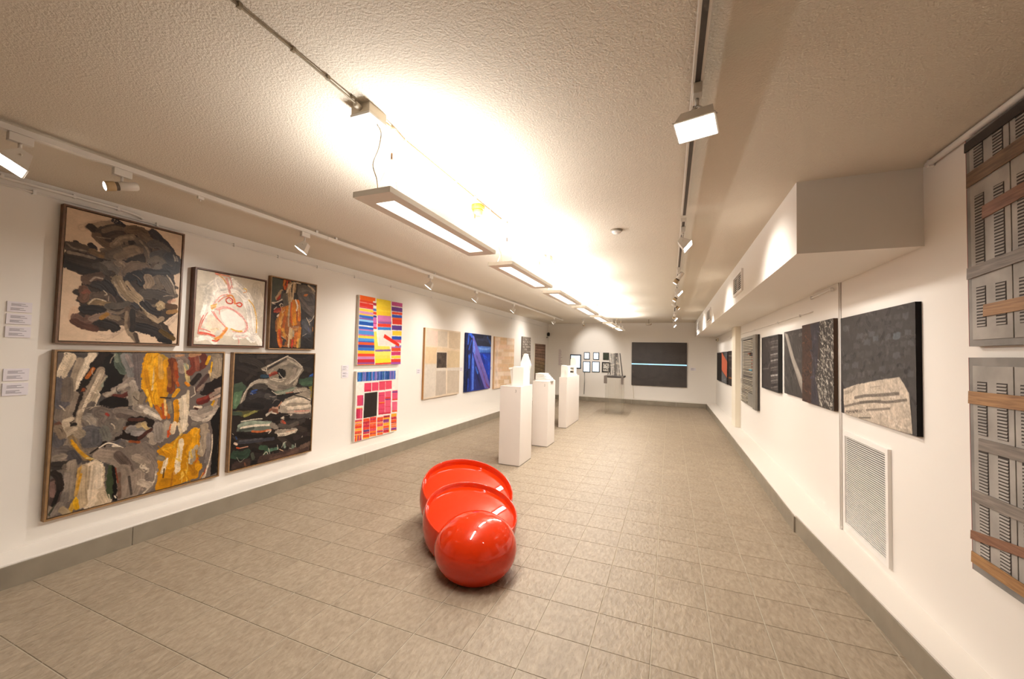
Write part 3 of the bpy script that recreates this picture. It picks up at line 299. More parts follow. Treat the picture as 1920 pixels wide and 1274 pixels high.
 'p5':('262120','''d,2c2725/35302d/201c1c/3c3633,40,51,203,5,90,0,0,1000,0,1000,1000,0,1000;p,3f5245,30,100,30,3,258,89,243,139,293,118,330,2,333;p,56755c,25,100,30,2,333,105,320,76,422,33,484,-2,472;s,6b8a70,26,100,50,38,363,19,436;p,5d5f3a,30,80,30,-1,490,152,504,301,518,143,561,95,556;s,8a8a4a,26,100,50,130,550,238,522;s,3b4a40,41,100,50,0,509,82,526;s,7d7f4c,16,100,50,202,528,264,525;s,24468c,26,100,50,934,244,997,212;s,2f5ab0,14,100,50,948,222,997,201;p,395043,30,100,30,791,250,999,234,997,325,859,329,794,293;s,46634f,41,100,50,841,295,969,290;p,7d7a34,20,100,30,939,333,992,330,990,470,960,401;s,97812e,14,100,50,981,346,980,447;p,868179,15,100,30,291,133,611,12,829,120,856,159,790,228,764,303,678,373,534,375,421,327,338,273,224,278,153,313,123,416,71,440,75,403,140,303,198,248,310,232,401,225,345,164;s,a9a49b,26,100,50,628,54,719,86,814,130;s,77736d,61,100,50,601,86,722,129,756,184;s,9a958d,41,100,50,517,106,630,75;s,bcb7ae,14,100,50,611,17,717,54,830,125;s,cfcac1,10,100,50,368,114,487,64,626,12;s,4b4744,26,100,50,357,144,475,95,598,44;s,2b2827,18,100,50,395,125,515,75;s,c9c3b9,8,100,50,355,124,357,154,305,143;s,918b84,51,100,50,724,151,713,215,642,265;s,aaa59c,30,100,50,800,152,729,237,614,285;s,c0bbb2,12,100,50,831,142,759,227,658,287;s,1e1b1b,71,100,50,521,168,578,179,552,220;s,7f352a,35,100,50,399,195,453,186,480,177;s,a0523f,18,100,50,399,185,465,166;s,9a948b,22,100,50,437,145,398,175;s,cfc9bf,10,100,50,442,227,525,240,610,233;s,847c70,24,100,50,455,217,502,198;s,2a4258,35,100,50,308,203,373,204;s,b7b1a7,14,100,50,415,236,527,261,583,253;s,8d8881,61,100,50,223,268,338,263,447,308,559,335;s,a5a098,35,100,50,187,276,272,241,363,254;s,b9b4aa,12,100,50,153,313,186,266,247,240;s,6d6964,51,100,50,530,313,646,329,732,280;s,c4beb4,10,100,50,88,423,119,349,152,303;s,a8a39a,26,100,50,718,300,761,259;s,6b7a70,51,100,50,478,371,590,368,706,343;s,cfcac0,10,100,50,436,348,506,383,619,370;s,d0cbc2,7,100,50,471,371,479,433;s,8f9a90,26,100,50,534,375,662,362,750,334;s,a87a6a,14,100,50,620,380,708,375;p,2b292b,20,100,30,134,398,178,324,237,288,353,304,450,359,536,406,678,384,653,446,486,495,327,521,79,479,66,449;s,3a383b,61,100,50,193,383,292,370,412,398;s,33549a,22,100,50,203,335,252,323;s,2a3f78,26,100,50,191,354,241,347;s,45413f,61,100,50,225,297,313,292,353,304;s,4a484a,51,100,50,371,385,481,423;s,222022,61,100,50,136,446,325,481;p,9a958c,25,100,30,541,489,623,433,740,409,957,356,981,470,981,582,737,602,545,552;s,847f78,61,100,50,767,357,877,363,960,401;s,a6a198,41,100,50,737,366,892,353;s,c9c4ba,41,100,50,583,482,713,461,950,490;s,dad5cb,22,100,50,626,475,773,444,965,469;s,3b3836,14,100,50,740,409,866,439,966,480;s,b3a49c,41,100,50,660,563,813,588,957,591;s,c9948a,16,100,50,750,571,956,585;s,d3cdc3,41,100,50,658,531,841,536,969,536;s,bdb7ad,12,100,50,986,537,978,671;s,a8897a,35,100,50,459,513,515,518;s,7b5547,51,100,50,433,531,517,549;s,c08a70,12,100,50,527,498,567,460;s,9b968e,41,100,50,544,541,631,560;s,4f4c4c,61,100,50,708,610,847,635,976,638;s,3a3737,61,100,50,609,673,757,680,881,672;s,6f5048,41,100,50,579,649,609,673;s,a04a38,24,100,50,593,650,624,675;s,8d3f34,16,100,50,744,710,805,707;s,c4bfb5,22,100,50,577,617,663,605,707,599;s,1e1b1b,22,100,50,620,611,678,607;s,d9d4ca,12,100,50,383,576,435,551,504,568;s,b0aba2,24,100,50,382,566,447,542;s,cac5bb,12,100,50,570,616,606,631;s,57524f,51,100,50,553,687,670,712,789,694;p,6a7570,20,100,30,44,672,86,602,205,587,453,634,457,696,432,733,249,699;s,8fa196,35,100,50,76,629,207,616,427,652;s,dbd7cd,26,100,50,101,651,233,648,455,665;s,c9c9be,12,100,50,97,594,242,591,332,596;s,4a534e,30,100,50,90,669,235,668;s,b3653a,22,100,50,224,696,313,712,417,711;s,cfa58f,18,100,50,391,718,444,715;s,85807a,51,100,50,455,665,512,703;s,9a958e,61,100,50,529,746,644,761,763,766;s,c9c4b9,10,100,50,445,725,419,742;s,cfcac0,22,100,50,530,767,674,776,793,760;s,d9d3c8,10,100,50,531,783,646,793,764,777;s,d9b7a4,10,100,50,644,761,763,761;s,1c1919,61,100,50,69,704,239,747,503,784;s,3a3c46,41,100,50,84,772,241,786,477,800;s,4c4d55,22,100,50,95,764,343,781;s,d3c0b0,22,100,50,38,774,62,787;s,c4562f,16,100,50,64,816,87,824;s,d0a08a,9,100,50,99,826,182,825;s,2d4a7a,14,100,50,47,719,59,740;s,e0dbd0,4,100,50,10,686,22,697;s,2f4439,81,100,50,44,869,138,895,174,881;s,35503f,51,100,50,334,859,401,880,391,929;s,49695a,35,100,50,429,905,538,902;s,c9c9bf,8,100,50,365,934,403,911,432,956;s,b9c0b5,8,100,50,428,884,445,938;s,6f8278,41,100,50,742,914,759,938;s,a5aca4,10,100,50,698,928,775,952,779,898;s,7d948a,30,100,50,622,874,638,908;s,c3c4ba,7,100,50,595,901,621,863,650,857;s,cfae94,9,100,50,567,917,626,948,672,988;s,d9d4c8,6,100,50,546,914,536,871;s,4a3a36,122,100,50,355,982,572,991,933,978;s,5a4640,61,100,50,461,992,629,991,806,968;s,3f3330,91,100,50,61,975,179,969;s,6d4a3a,16,100,50,154,964,168,996;s,4a5048,41,100,50,236,902,251,943;s,9fa49b,5,100,50,68,901,106,946,152,926;s,5f4f48,51,100,50,867,945,979,929;s,30292a,61,100,50,768,843,923,821;s,a9a49a,10,100,50,876,836,869,846;d,d6d1c7/a39e96/ece7dd,9,6,51,15,80,174,256,719,86,960,401,752,604,201,509'''),
 'p6':('e9e2d8','''p,e8621f,2,100,8,5,-1,333,1,337,70,9,66;p,d8452a,2,100,8,5,66,287,67,289,101,7,99;p,d2362b,2,100,8,5,105,289,106,293,165,8,162;p,c9404a,2,100,8,5,162,293,163,294,183,6,181;p,f0c840,2,100,8,5,187,294,188,297,228,7,225;p,c98bb5,2,100,8,5,225,297,226,299,264,7,262;p,e8b838,2,100,8,5,262,299,263,300,285,6,283;p,2d62b8,2,100,8,5,283,300,284,302,322,7,319;p,7a5a9c,2,100,8,5,320,302,320,304,346,6,344;p,86b8de,2,100,8,5,344,304,345,306,375,6,373;p,1f4fa0,2,100,8,5,373,306,374,309,430,8,427;p,dfe3e6,2,100,8,4,427,309,428,310,444,5,442;p,2a58b4,2,100,8,4,446,310,447,313,487,7,485;p,b06aa4,2,100,8,4,485,312,485,314,505,5,504;p,4a86c8,2,100,8,4,504,334,505,338,565,8,562;p,c05a94,2,100,8,4,562,338,562,339,580,5,579;p,f0c23a,2,100,8,4,579,339,579,341,616,6,614;p,4a8fd0,2,100,8,4,614,341,614,344,656,6,654;p,3058b0,2,100,8,4,654,344,654,345,675,5,674;p,e0522a,2,100,8,4,670,345,670,347,710,6,708;p,35408c,2,100,8,4,708,347,708,350,753,6,751;p,2d6ac0,2,100,8,4,751,350,751,352,795,6,793;p,f0b52e,2,100,8,4,793,352,793,355,838,6,836;p,d8452e,2,100,8,4,836,355,835,358,880,6,878;p,c080b0,2,100,8,3,878,357,878,360,918,6,917;p,c02a34,2,100,8,3,917,360,916,363,965,6,963;p,8a4a8c,2,100,8,3,963,363,963,364,991,5,990;p,e86a2a,2,100,8,3,988,364,988,365,1002,4,1002;p,e9e2d8,2,100,8,286,52,360,52,363,92,288,92;p,a8324a,2,100,8,287,76,362,76,364,116,290,115;p,4a70b8,2,100,8,293,161,367,161,369,197,295,197;p,d8452e,2,100,8,295,207,370,207,373,251,298,250;p,3b3a80,2,100,8,299,262,373,262,375,294,301,294;p,c268a6,2,100,8,301,294,375,294,380,371,305,370;p,b03a70,2,100,8,305,370,380,370,382,394,307,394;p,d06aa8,2,100,8,307,394,382,394,384,430,309,430;p,cc3050,2,100,8,309,434,384,434,386,466,311,466;p,f6d93e,2,100,8,354,4,692,-6,711,266,370,264;p,f2cf38,2,100,8,367,113,700,106,703,158,370,163;p,f0c932,2,100,8,384,192,705,182,710,255,388,262;p,cc74ac,2,100,8,394,252,715,238,721,322,399,332;p,8a5a9c,2,100,8,405,332,727,319,731,368,408,378;p,c06a9c,2,100,8,405,328,714,316,715,335,406,346;p,e0402a,2,100,8,402,379,717,364,721,415,405,427;p,3d7cc4,2,100,8,405,431,721,417,724,461,408,474;p,c2558a,2,100,8,716,5,993,-3,997,62,720,68;p,6d3f8a,2,100,8,718,85,995,77,1000,146,723,152;p,e2472a,2,100,8,730,164,997,155,1000,194,733,202;p,2c50b0,2,100,8,733,210,993,202,996,250,736,257;p,e0622a,2,100,8,743,256,993,244,998,323,748,332;p,d43a2a,2,100,8,745,284,995,273,1000,354,750,362;p,5c3a86,2,100,8,738,380,998,370,1003,446,743,454;p,f0c93a,2,100,8,757,468,997,458,1002,533,762,540;p,2c50b0,2,100,8,747,554,996,545,1000,602,750,609;p,d9586c,2,100,8,750,609,993,602,997,661,754,666;p,efd35a,2,100,10,326,509,379,496,429,718,708,717,742,987,379,990,350,750;p,f2d23a,2,100,8,366,770,737,760,740,803,368,811;p,8660a0,2,100,8,366,774,731,762,733,794,368,805;p,f0dc6a,2,100,8,362,805,733,794,737,854,365,862;p,f3d636,2,100,8,375,913,737,907,741,971,378,974;p,e0452c,2,100,8,379,978,751,968,753,994,380,1002;p,b05a9c,2,100,8,747,716,987,709,989,740,749,745;p,d8502c,2,100,8,749,741,985,734,989,789,753,794;p,c23a6a,2,100,8,747,801,986,794,990,854,750,859;p,f0c840,2,100,8,751,865,990,860,993,904,754,908;p,d43f2f,2,100,8,748,916,994,913,998,970,751,972;p,a04aa0,2,100,8,748,965,997,964,1000,999,750,1000;p,e9e2d8,2,100,5,752,634,1011,658,980,718,741,720;p,d9a8b0,2,100,8,752,634,802,633,804,658,754,660;p,8a70b0,2,100,8,840,696,999,691,1002,722,842,726;p,d9c9bf,2,50,10,414,484,724,470,742,635,747,703,453,711;p,d8321f,2,100,5,573,529,952,671,938,719,545,584'''),
 'p7':('ece6dd','''p,24498f,2,100,10,22,12,45,12,47,144,25,151;p,2f76c0,2,100,10,45,12,79,12,81,145,48,151;p,2d6ac0,2,100,10,79,12,96,12,98,144,82,151;p,1d5a8c,2,100,10,96,12,130,12,133,145,99,151;p,7a6ab0,2,100,10,130,12,147,12,150,144,133,151;p,4a6ab8,2,100,10,147,12,176,13,180,145,151,151;p,7a6ab0,2,100,10,176,12,206,13,209,145,180,152;p,24498f,2,100,10,206,12,235,13,239,145,209,152;p,24498f,2,100,10,235,12,259,13,263,145,239,152;p,2d6ac0,2,100,10,259,12,290,13,293,145,263,152;p,1d5a8c,2,100,10,290,13,326,13,330,146,293,152;p,7a6ab0,2,100,10,326,13,351,13,354,146,330,153;p,2d6ac0,2,100,10,354,13,385,13,389,146,358,153;p,24498f,2,100,10,385,13,404,13,408,146,389,153;p,7a6ab0,2,100,10,404,13,454,14,458,147,408,153;p,24498f,2,100,10,458,13,496,14,500,147,462,153;p,4a6ab8,2,100,10,499,13,538,14,543,147,504,154;p,24498f,2,100,10,538,13,571,14,576,147,543,154;p,1f4fa0,2,100,10,571,14,591,14,596,147,576,154;p,1d5a8c,2,100,10,595,14,628,14,632,147,599,154;p,4a6ab8,2,100,10,631,14,665,14,670,147,636,154;p,204a80,2,100,10,665,14,686,14,690,147,670,155;p,24498f,2,100,10,686,14,727,15,732,148,691,155;p,204a80,2,100,10,727,14,762,15,767,148,732,155;p,7a6ab0,2,100,10,762,14,818,15,823,149,767,155;p,1f4fa0,2,100,10,818,14,840,15,845,148,823,156;p,7a6ab0,2,100,10,840,15,876,15,881,148,845,156;p,4a6ab8,2,100,10,876,15,912,15,917,149,881,156;p,1f4fa0,2,100,10,912,15,919,15,924,148,917,156;p,d8405e,2,100,10,177,176,334,177,337,308,180,304;p,c8324e,2,100,10,180,275,336,278,337,308,180,304;p,dd4a68,2,100,10,346,179,498,180,502,306,349,303;p,dc4a62,2,100,10,511,176,664,177,668,308,515,305;p,e04e66,2,100,10,671,176,828,177,833,305,675,302;p,cf3a56,2,100,10,511,170,831,171,832,184,511,182;p,d84668,2,100,10,35,344,161,348,164,500,38,493;p,b03a74,2,100,10,143,348,164,349,167,501,147,500;p,cc3558,2,100,10,27,527,153,534,157,687,30,676;p,e8a02a,2,100,10,27,523,153,530,154,542,27,534;p,b82f50,2,100,10,27,536,58,538,61,679,30,676;p,e0607e,2,100,10,104,538,133,540,136,681,107,678;p,332b27,2,100,15,190,324,480,323,481,692,183,688;p,dd4c6c,2,100,10,509,337,663,339,675,689,520,680;p,e05a76,2,100,10,669,335,816,336,830,697,682,688;p,b83a5c,2,100,10,511,382,664,388,665,396,511,391;p,d8402c,2,100,10,521,494,665,502,666,523,521,515;p,e8a038,2,100,10,521,490,665,497,665,506,521,498;p,d43a2c,2,100,10,673,428,813,433,813,455,673,449;p,5a3a7c,2,100,10,673,453,813,459,814,474,674,468;p,c9304c,2,100,10,524,594,668,603,669,612,524,602;p,d23a50,2,100,10,678,571,818,580,818,589,678,580;p,c83248,2,100,10,519,655,814,672,815,698,520,680;p,e0587a,2,100,10,848,334,992,337,998,501,854,494;p,5c3f8c,2,100,10,849,351,992,355,993,372,849,368;p,d8452e,2,100,10,853,472,997,478,998,496,854,489;p,e46684,2,100,10,855,515,992,522,999,691,861,681;p,e0622a,2,100,10,860,655,998,665,998,687,861,677;p,d84a5c,2,100,10,8,693,154,699,155,726,9,720;p,f0a52a,2,100,10,9,720,155,726,155,742,9,735;p,d84a5c,2,100,10,9,739,155,746,156,756,9,749;p,e8702a,2,100,10,9,753,156,760,156,788,10,780;p,e0452c,2,100,10,10,780,156,788,157,823,10,814;p,f0a52a,2,100,10,10,818,157,827,158,855,11,845;p,e85a2c,2,100,10,11,849,158,859,159,887,12,876;p,c2304a,2,100,10,12,876,159,887,159,902,12,892;p,f0a52a,2,100,10,12,892,159,902,159,912,12,901;p,e8702a,2,100,10,12,905,159,916,160,952,13,940;p,e8702a,2,100,10,13,944,160,956,161,984,13,971;p,c2304a,2,100,10,13,971,161,984,161,1000,14,987;p,e8702a,2,100,10,14,991,161,1004,162,1016,14,1003;p,e85a2c,2,100,10,181,695,320,701,320,717,181,711;p,e0452c,2,100,10,181,711,320,717,321,737,182,731;p,e85a2c,2,100,10,182,731,321,737,321,747,182,741;p,b82f3c,2,100,10,182,741,321,747,322,776,182,769;p,c2304a,2,100,10,182,769,322,776,322,786,183,779;p,e0452c,2,100,10,183,779,322,786,322,796,183,789;p,c2304a,2,100,10,183,789,322,796,323,833,184,824;p,e0452c,2,100,10,184,824,323,833,324,853,184,844;p,e0452c,2,100,10,184,844,324,853,324,869,185,860;p,b82f3c,2,100,10,185,864,324,873,325,884,185,874;p,e85a2c,2,100,10,185,878,325,888,325,904,185,894;p,c2304a,2,100,10,185,894,325,904,326,932,186,922;p,f0a52a,2,100,10,186,926,326,937,326,947,186,936;p,e0452c,2,100,10,186,936,326,947,327,984,187,972;p,f0a52a,2,100,10,187,972,327,984,328,1004,188,992;p,e0452c,2,100,10,326,694,475,699,475,720,326,714;p,c2304a,2,100,10,326,714,475,720,476,749,327,742;p,e0452c,2,100,10,327,742,476,749,477,786,328,779;p,e8702a,2,100,10,328,783,478,791,478,811,329,803;p,d84a5c,2,100,10,329,803,478,811,478,822,329,813;p,e85a2c,2,100,10,329,813,478,822,479,838,329,829;p,e0452c,2,100,10,329,829,479,838,480,876,330,866;p,d84a5c,2,100,10,330,866,480,876,481,913,331,903;p,e8702a,2,100,10,331,903,481,913,482,943,332,931;p,b82f3c,2,100,10,332,931,482,943,483,959,333,948;p,e8702a,2,100,10,333,948,483,959,483,980,333,968;p,e8702a,2,100,10,333,968,483,980,484,995,334,982;p,e0452c,2,100,10,495,719,638,724,639,735,495,729;p,e85a2c,2,100,10,495,729,639,735,640,773,496,766;p,c2304a,2,100,10,496,766,640,773,641,795,497,787;p,e85a2c,2,100,10,497,791,641,799,641,809,497,802;p,e8702a,2,100,10,498,806,641,814,642,831,498,823;p,d84a5c,2,100,10,498,823,642,831,643,869,499,860;p,f0a52a,2,100,10,499,864,643,873,644,895,500,885;p,f0a52a,2,100,10,500,889,644,899,645,920,501,910;p,e0452c,2,100,10,501,915,645,925,646,946,501,935;p,8a3a7c,2,100,10,501,935,646,946,646,963,502,952;p,f0a52a,2,100,10,502,952,646,963,647,974,502,963;p,e0452c,2,100,10,502,963,647,974,647,985,503,973;p,e85a2c,2,100,10,503,973,647,985,647,1002,503,990;p,e0452c,2,100,10,645,712,805,718,807,757,646,750;p,f0a52a,2,100,10,646,750,807,757,808,779,647,771;p,8a3a7c,2,100,10,647,771,808,779,809,818,648,809;p,8a3a7c,2,100,10,648,809,809,818,809,829,648,820;p,e8702a,2,100,10,648,824,810,833,810,844,649,835;p,f0a52a,2,100,10,649,835,810,844,811,875,650,865;p,e85a2c,2,100,10,650,869,811,879,813,919,651,908;p,8a3a7c,2,100,10,651,912,813,923,813,941,652,929;p,b82f3c,2,100,10,652,933,814,945,815,985,653,972;p,e0452c,2,100,10,653,972,815,985,816,996,654,983;p,f0a52a,2,100,10,841,707,984,712,986,752,842,746;p,f0a52a,2,100,10,842,746,986,752,987,764,843,757;p,c2304a,2,100,10,843,757,987,764,987,775,843,768;p,b82f3c,2,100,10,843,768,987,775,988,806,844,799;p,e85a2c,2,100,10,844,803,988,810,990,851,846,843;p,b82f3c,2,100,10,846,843,990,851,991,869,847,860;p,e8702a,2,100,10,847,865,991,873,992,896,848,887;p,e85a2c,2,100,10,848,891,992,900,993,911,848,902;p,e8702a,2,100,10,848,906,993,916,994,938,849,928;p,8a3a7c,2,100,10,849,933,994,943,996,983,851,973;p,f0a52a,2,100,10,851,973,996,983,996,997,851,986;p,f2d23a,2,100,10,789,766,811,768,819,998,798,995;p,5a3a7c,2,100,10,194,863,321,872,322,900,194,891;p,4a3560,2,100,10,659,722,802,728,803,741,659,735;p,e0452c,2,100,10,21,911,41,911,42,993,22,992;p,f0a52a,2,100,10,46,915,66,915,68,995,48,994;p,8a3a7c,2,100,10,72,919,92,920,94,996,74,996;p,e8702a,2,100,10,98,923,118,924,120,998,100,997;p,7a3a8c,2,100,10,124,928,145,928,146,1000,126,999'''),
 'p8':('d9c7b0','''p,dcc3b3,2,100,12,33,29,324,33,321,252,29,244;p,cbbca9,2,100,12,323,27,590,24,601,254,333,254;p,c9b49a,2,100,12,632,17,1001,22,990,282,640,273;p,d8bd98,2,100,12,19,268,322,270,301,337,308,503,16,496;p,dcc09c,2,100,12,11,338,302,343,304,503,16,500;p,d9c2a4,2,100,12,322,264,990,295,987,336,324,325;p,cfb896,2,100,12,604,311,986,322,995,592,605,580;p,d6cbbd,2,100,12,12,514,304,519,304,982,10,979;p,bdb0a2,2,100,12,313,608,581,611,599,969,309,976;p,c3b4a2,2,100,12,618,593,987,598,993,975,624,968;p,d6ccbf,2,100,12,311,577,994,578,997,626,313,614;p,e3d3bd,2,100,12,579,579,610,580,625,978,599,977;p,e0cdb2,2,100,12,594,19,632,19,635,273,605,270;p,4e433b,3,100,90,313,343,585,342,587,574,316,571'''),
 'p9':('1a2f86','''p,23283f,2,100,12,244,7,1000,0,997,209,421,206;s,2c3450,105,100,50,413,74,764,76,954,133;s,2b4a86,60,100,50,836,42,975,165;s,1c2034,90,100,50,378,45,618,35;p,4a78d0,2,100,12,405,217,998,213,997,328,496,328;s,6a92dc,39,100,50,492,253,739,264,961,245;s,3a68c0,39,100,50,564,313,965,312;p,1638b0,2,100,12,497,344,994,341,1000,869,804,734;s,1a46c8,105,100,50,676,405,900,484,914,706;s,122a90,90,100,50,604,389,718,513;s,1d4fd0,60,100,50,913,389,908,611;p,1a2250,2,100,12,0,0,244,7,146,994,0,997;s,2b52b8,60,100,50,88,29,66,188;s,2f5ac8,75,100,50,149,11,199,53;s,151a3c,75,100,50,69,231,53,475;s,2a54c0,54,100,50,109,389,122,591;s,0f1533,90,100,50,65,675,50,930;s,3a6ad8,30,100,50,154,360,135,562;s,1c3a9c,60,100,50,103,791,98,962;s,2448a8,45,100,50,188,127,102,274;p,5b78d8,2,100,12,230,37,279,50,429,329,248,330;p,3a60d0,2,100,12,225,330,304,448,310,978,224,986;s,6f92e6,18,100,50,251,389,270,960;s,2340a0,15,100,50,207,447,232,957;s,5a80e0,12,100,50,297,507,309,963;p,232a6c,2,100,12,320,448,440,509,765,988,336,980;s,1a1f50,75,100,50,417,688,566,906;s,2f5ab8,60,100,50,378,597,451,689;s,2a3a80,45,100,50,359,819,400,955;p,6a62b8,2,100,12,230,37,386,180,942,866,973,931,951,1000,765,988,301,404,254,271;s,5b80e0,60,100,50,269,153,313,330;s,5a5aa0,60,100,50,399,389,619,634;s,7058a0,60,100,50,508,510,733,762;s,6a4a8c,60,100,50,696,729,855,955;s,8068b0,30,100,50,612,512,843,766;s,7a3a70,36,100,50,833,907,950,985'''),
 'p10':('d3bba0','''p,dcc6b2,2,100,12,13,25,233,18,234,67,14,73;p,c9ab88,2,100,12,258,17,575,7,577,57,259,66;p,dcc6b2,2,100,12,602,6,976,-6,979,46,603,57;p,d8b9a0,2,100,12,14,83,234,77,237,149,16,153;p,d2b190,2,100,12,259,76,577,67,580,142,262,148;p,dfcdbb,2,100,12,604,67,979,56,983,133,607,141;p,d8b9a0,2,100,12,8,163,195,159,197,232,10,234;p,d8b9a0,2,100,12,220,159,760,148,763,224,222,231;p,d9c0a6,2,100,12,788,148,983,144,987,221,791,223;p,dcc6b2,2,100,12,10,244,409,239,411,289,11,292;p,d2b190,2,100,12,435,238,987,231,990,284,437,289;p,cdb092,2,100,12,19,302,325,300,328,373,21,373;p,d9c0a6,2,100,12,351,299,676,297,679,372,353,373;p,dcc6b2,2,100,12,703,297,990,294,994,372,706,372;p,d8b9a0,2,100,12,21,383,457,383,459,434,23,432;p,d2b190,2,100,12,483,383,816,383,819,435,485,434;p,c9ab88,2,100,12,844,383,995,383,997,436,846,435;p,dcc6b2,2,100,12,15,442,330,443,332,517,17,514;p,cdb092,2,100,12,356,443,912,446,916,523,358,517;p,c9ab88,2,100,12,941,446,998,446,1001,524,944,524;p,d2b190,2,100,12,17,523,206,526,208,599,19,596;p,d2b190,2,100,12,231,526,685,531,688,608,233,599;p,c9ab88,2,100,12,712,532,1002,535,1006,614,716,608;p,d8b9a0,2,100,12,19,605,335,611,337,676,20,668;p,d2b190,2,100,12,361,612,920,623,924,690,363,676;p,dcc6b2,2,100,12,949,623,1006,624,1009,692,952,691;p,dfcdbb,2,100,12,29,678,468,689,471,765,31,751;p,dcc6b2,2,100,12,494,690,1010,703,1014,782,497,766;p,dcc6b2,2,100,12,23,760,298,769,300,834,24,823;p,d2b190,2,100,12,323,770,650,781,652,847,325,835;p,c9ab88,2,100,12,677,782,1014,793,1018,862,680,849;p,c9ab88,2,100,12,33,834,474,851,476,927,34,907;p,dfcdbb,2,100,12,500,852,744,862,747,940,503,928;p,c9ab88,2,100,12,772,863,1018,872,1022,952,775,941;p,dcc6b2,2,100,12,35,917,260,927,261,978,36,967;p,c9ab88,2,100,12,286,929,611,944,613,996,287,980;p,dfcdbb,2,100,12,638,945,888,957,891,1011,640,998;p,dfcdbb,2,100,12,917,958,1022,963,1025,1018,919,1012;p,d9c0a6,2,100,12,36,977,348,993,350,1059,38,1041;p,c9ab88,2,100,12,374,995,939,1024,942,1093,376,1060;p,d9c0a6,2,100,12,968,1025,1025,1029,1029,1098,971,1095;s,d8c8c0,153,50,50,133,138,102,498,133,898'''),
 'p11':('948a80','''s,5f554d,17,100,50,20,65,992,47;s,6d635b,31,100,50,61,97,142,134;s,6d635b,31,100,50,152,94,233,131;s,4f4741,31,100,50,243,91,324,128;s,c4bab0,31,100,50,334,88,416,125;s,b9afa4,31,100,50,425,85,507,122;s,4f4741,31,100,50,516,82,598,119;s,b9afa4,31,100,50,607,79,690,116;s,4f4741,31,100,50,699,76,782,113;s,6d635b,31,100,50,790,73,873,110;s,c4bab0,31,100,50,881,70,965,107;s,5f554d,17,100,50,20,164,998,146;s,b9afa4,31,100,50,61,197,143,234;s,c4bab0,31,100,50,152,194,234,231;s,4f4741,31,100,50,244,191,326,228;s,b9afa4,31,100,50,335,188,418,225;s,4f4741,31,100,50,427,185,510,222;s,b9afa4,31,100,50,519,182,602,219;s,c4bab0,31,100,50,611,179,694,216;s,6d635b,31,100,50,702,176,786,214;s,b9afa4,31,100,50,794,173,878,211;s,c4bab0,31,100,50,886,170,970,208;s,5f554d,17,100,50,20,265,1003,247;s,b9afa4,31,100,50,61,297,143,335;s,4f4741,31,100,50,153,294,235,332;s,b9afa4,31,100,50,245,292,328,330;s,c4bab0,31,100,50,337,289,420,327;s,b9afa4,31,100,50,429,286,512,324;s,b9afa4,31,100,50,522,283,605,321;s,4f4741,31,100,50,614,280,697,318;s,4f4741,31,100,50,706,277,790,315;s,b9afa4,31,100,50,798,274,883,312;s,b9afa4,31,100,50,891,271,975,309;s,5f554d,17,100,50,20,366,1008,349;s,b9afa4,31,100,50,62,399,144,438;s,b9afa4,31,100,50,154,396,237,435;s,6d635b,31,100,50,247,393,329,432;s,6d635b,31,100,50,339,391,422,429;s,b9afa4,31,100,50,432,388,515,426;s,b9afa4,31,100,50,524,385,608,423;s,b9afa4,31,100,50,617,382,701,420;s,b9afa4,31,100,50,710,379,794,417;s,c4bab0,31,100,50,803,376,887,415;s,6d635b,31,100,50,896,373,981,412;s,5f554d,17,100,50,21,469,1014,452;s,4f4741,31,100,50,62,502,145,541;s,6d635b,31,100,50,155,499,238,538;s,c4bab0,31,100,50,248,497,331,536;s,b9afa4,31,100,50,341,494,425,533;s,b9afa4,31,100,50,434,491,518,530;s,6d635b,31,100,50,527,488,611,527;s,4f4741,31,100,50,620,485,705,524;s,6d635b,31,100,50,714,482,798,521;s,6d635b,31,100,50,807,479,892,518;s,4f4741,31,100,50,901,476,986,515;s,5f554d,17,100,50,21,573,1019,556;s,6d635b,31,100,50,62,606,146,646;s,4f4741,31,100,50,156,604,239,643;s,6d635b,31,100,50,249,601,333,640;s,6d635b,31,100,50,343,598,427,637;s,6d635b,31,100,50,436,595,521,634;s,c4bab0,31,100,50,530,592,615,632;s,6d635b,31,100,50,624,589,709,629;s,b9afa4,31,100,50,718,586,803,626;s,c4bab0,31,100,50,812,583,897,623;s,c4bab0,31,100,50,905,581,991,620;s,5f554d,17,100,50,21,678,1025,661;s,b9afa4,31,100,50,63,712,146,752;s,4f4741,31,100,50,157,709,241,749;s,6d635b,31,100,50,251,706,335,746;s,4f4741,31,100,50,345,703,429,743;s,6d635b,31,100,50,439,700,524,740;s,c4bab0,31,100,50,533,697,618,737;s,4f4741,31,100,50,627,695,713,735;s,c4bab0,31,100,50,722,692,807,732;s,6d635b,31,100,50,816,689,902,729;s,c4bab0,31,100,50,910,686,997,726;s,5f554d,17,100,50,21,784,1030,768;s,4f4741,31,100,50,63,818,147,859;s,c4bab0,31,100,50,157,815,242,856;s,4f4741,31,100,50,252,812,337,853;s,b9afa4,31,100,50,347,810,432,850;s,b9afa4,31,100,50,441,807,527,847;s,4f4741,31,100,50,536,804,622,844;s,b9afa4,31,100,50,631,801,717,842;s,c4bab0,31,100,50,726,798,812,839;s,6d635b,31,100,50,820,796,907,836;s,6d635b,31,100,50,915,793,1002,833;s,5f554d,17,100,50,21,891,1036,875;s,6d635b,31,100,50,63,926,148,967;s,c4bab0,31,100,50,158,923,243,964;s,4f4741,31,100,50,253,920,339,961;s,6d635b,31,100,50,348,917,434,958;s,6d635b,31,100,50,444,915,529,955;s,4f4741,31,100,50,539,912,625,953;s,c4bab0,31,100,50,634,909,721,950;s,4f4741,31,100,50,730,906,816,947;s,b9afa4,31,100,50,825,903,912,944;s,6d635b,31,100,50,921,900,1008,941'''),
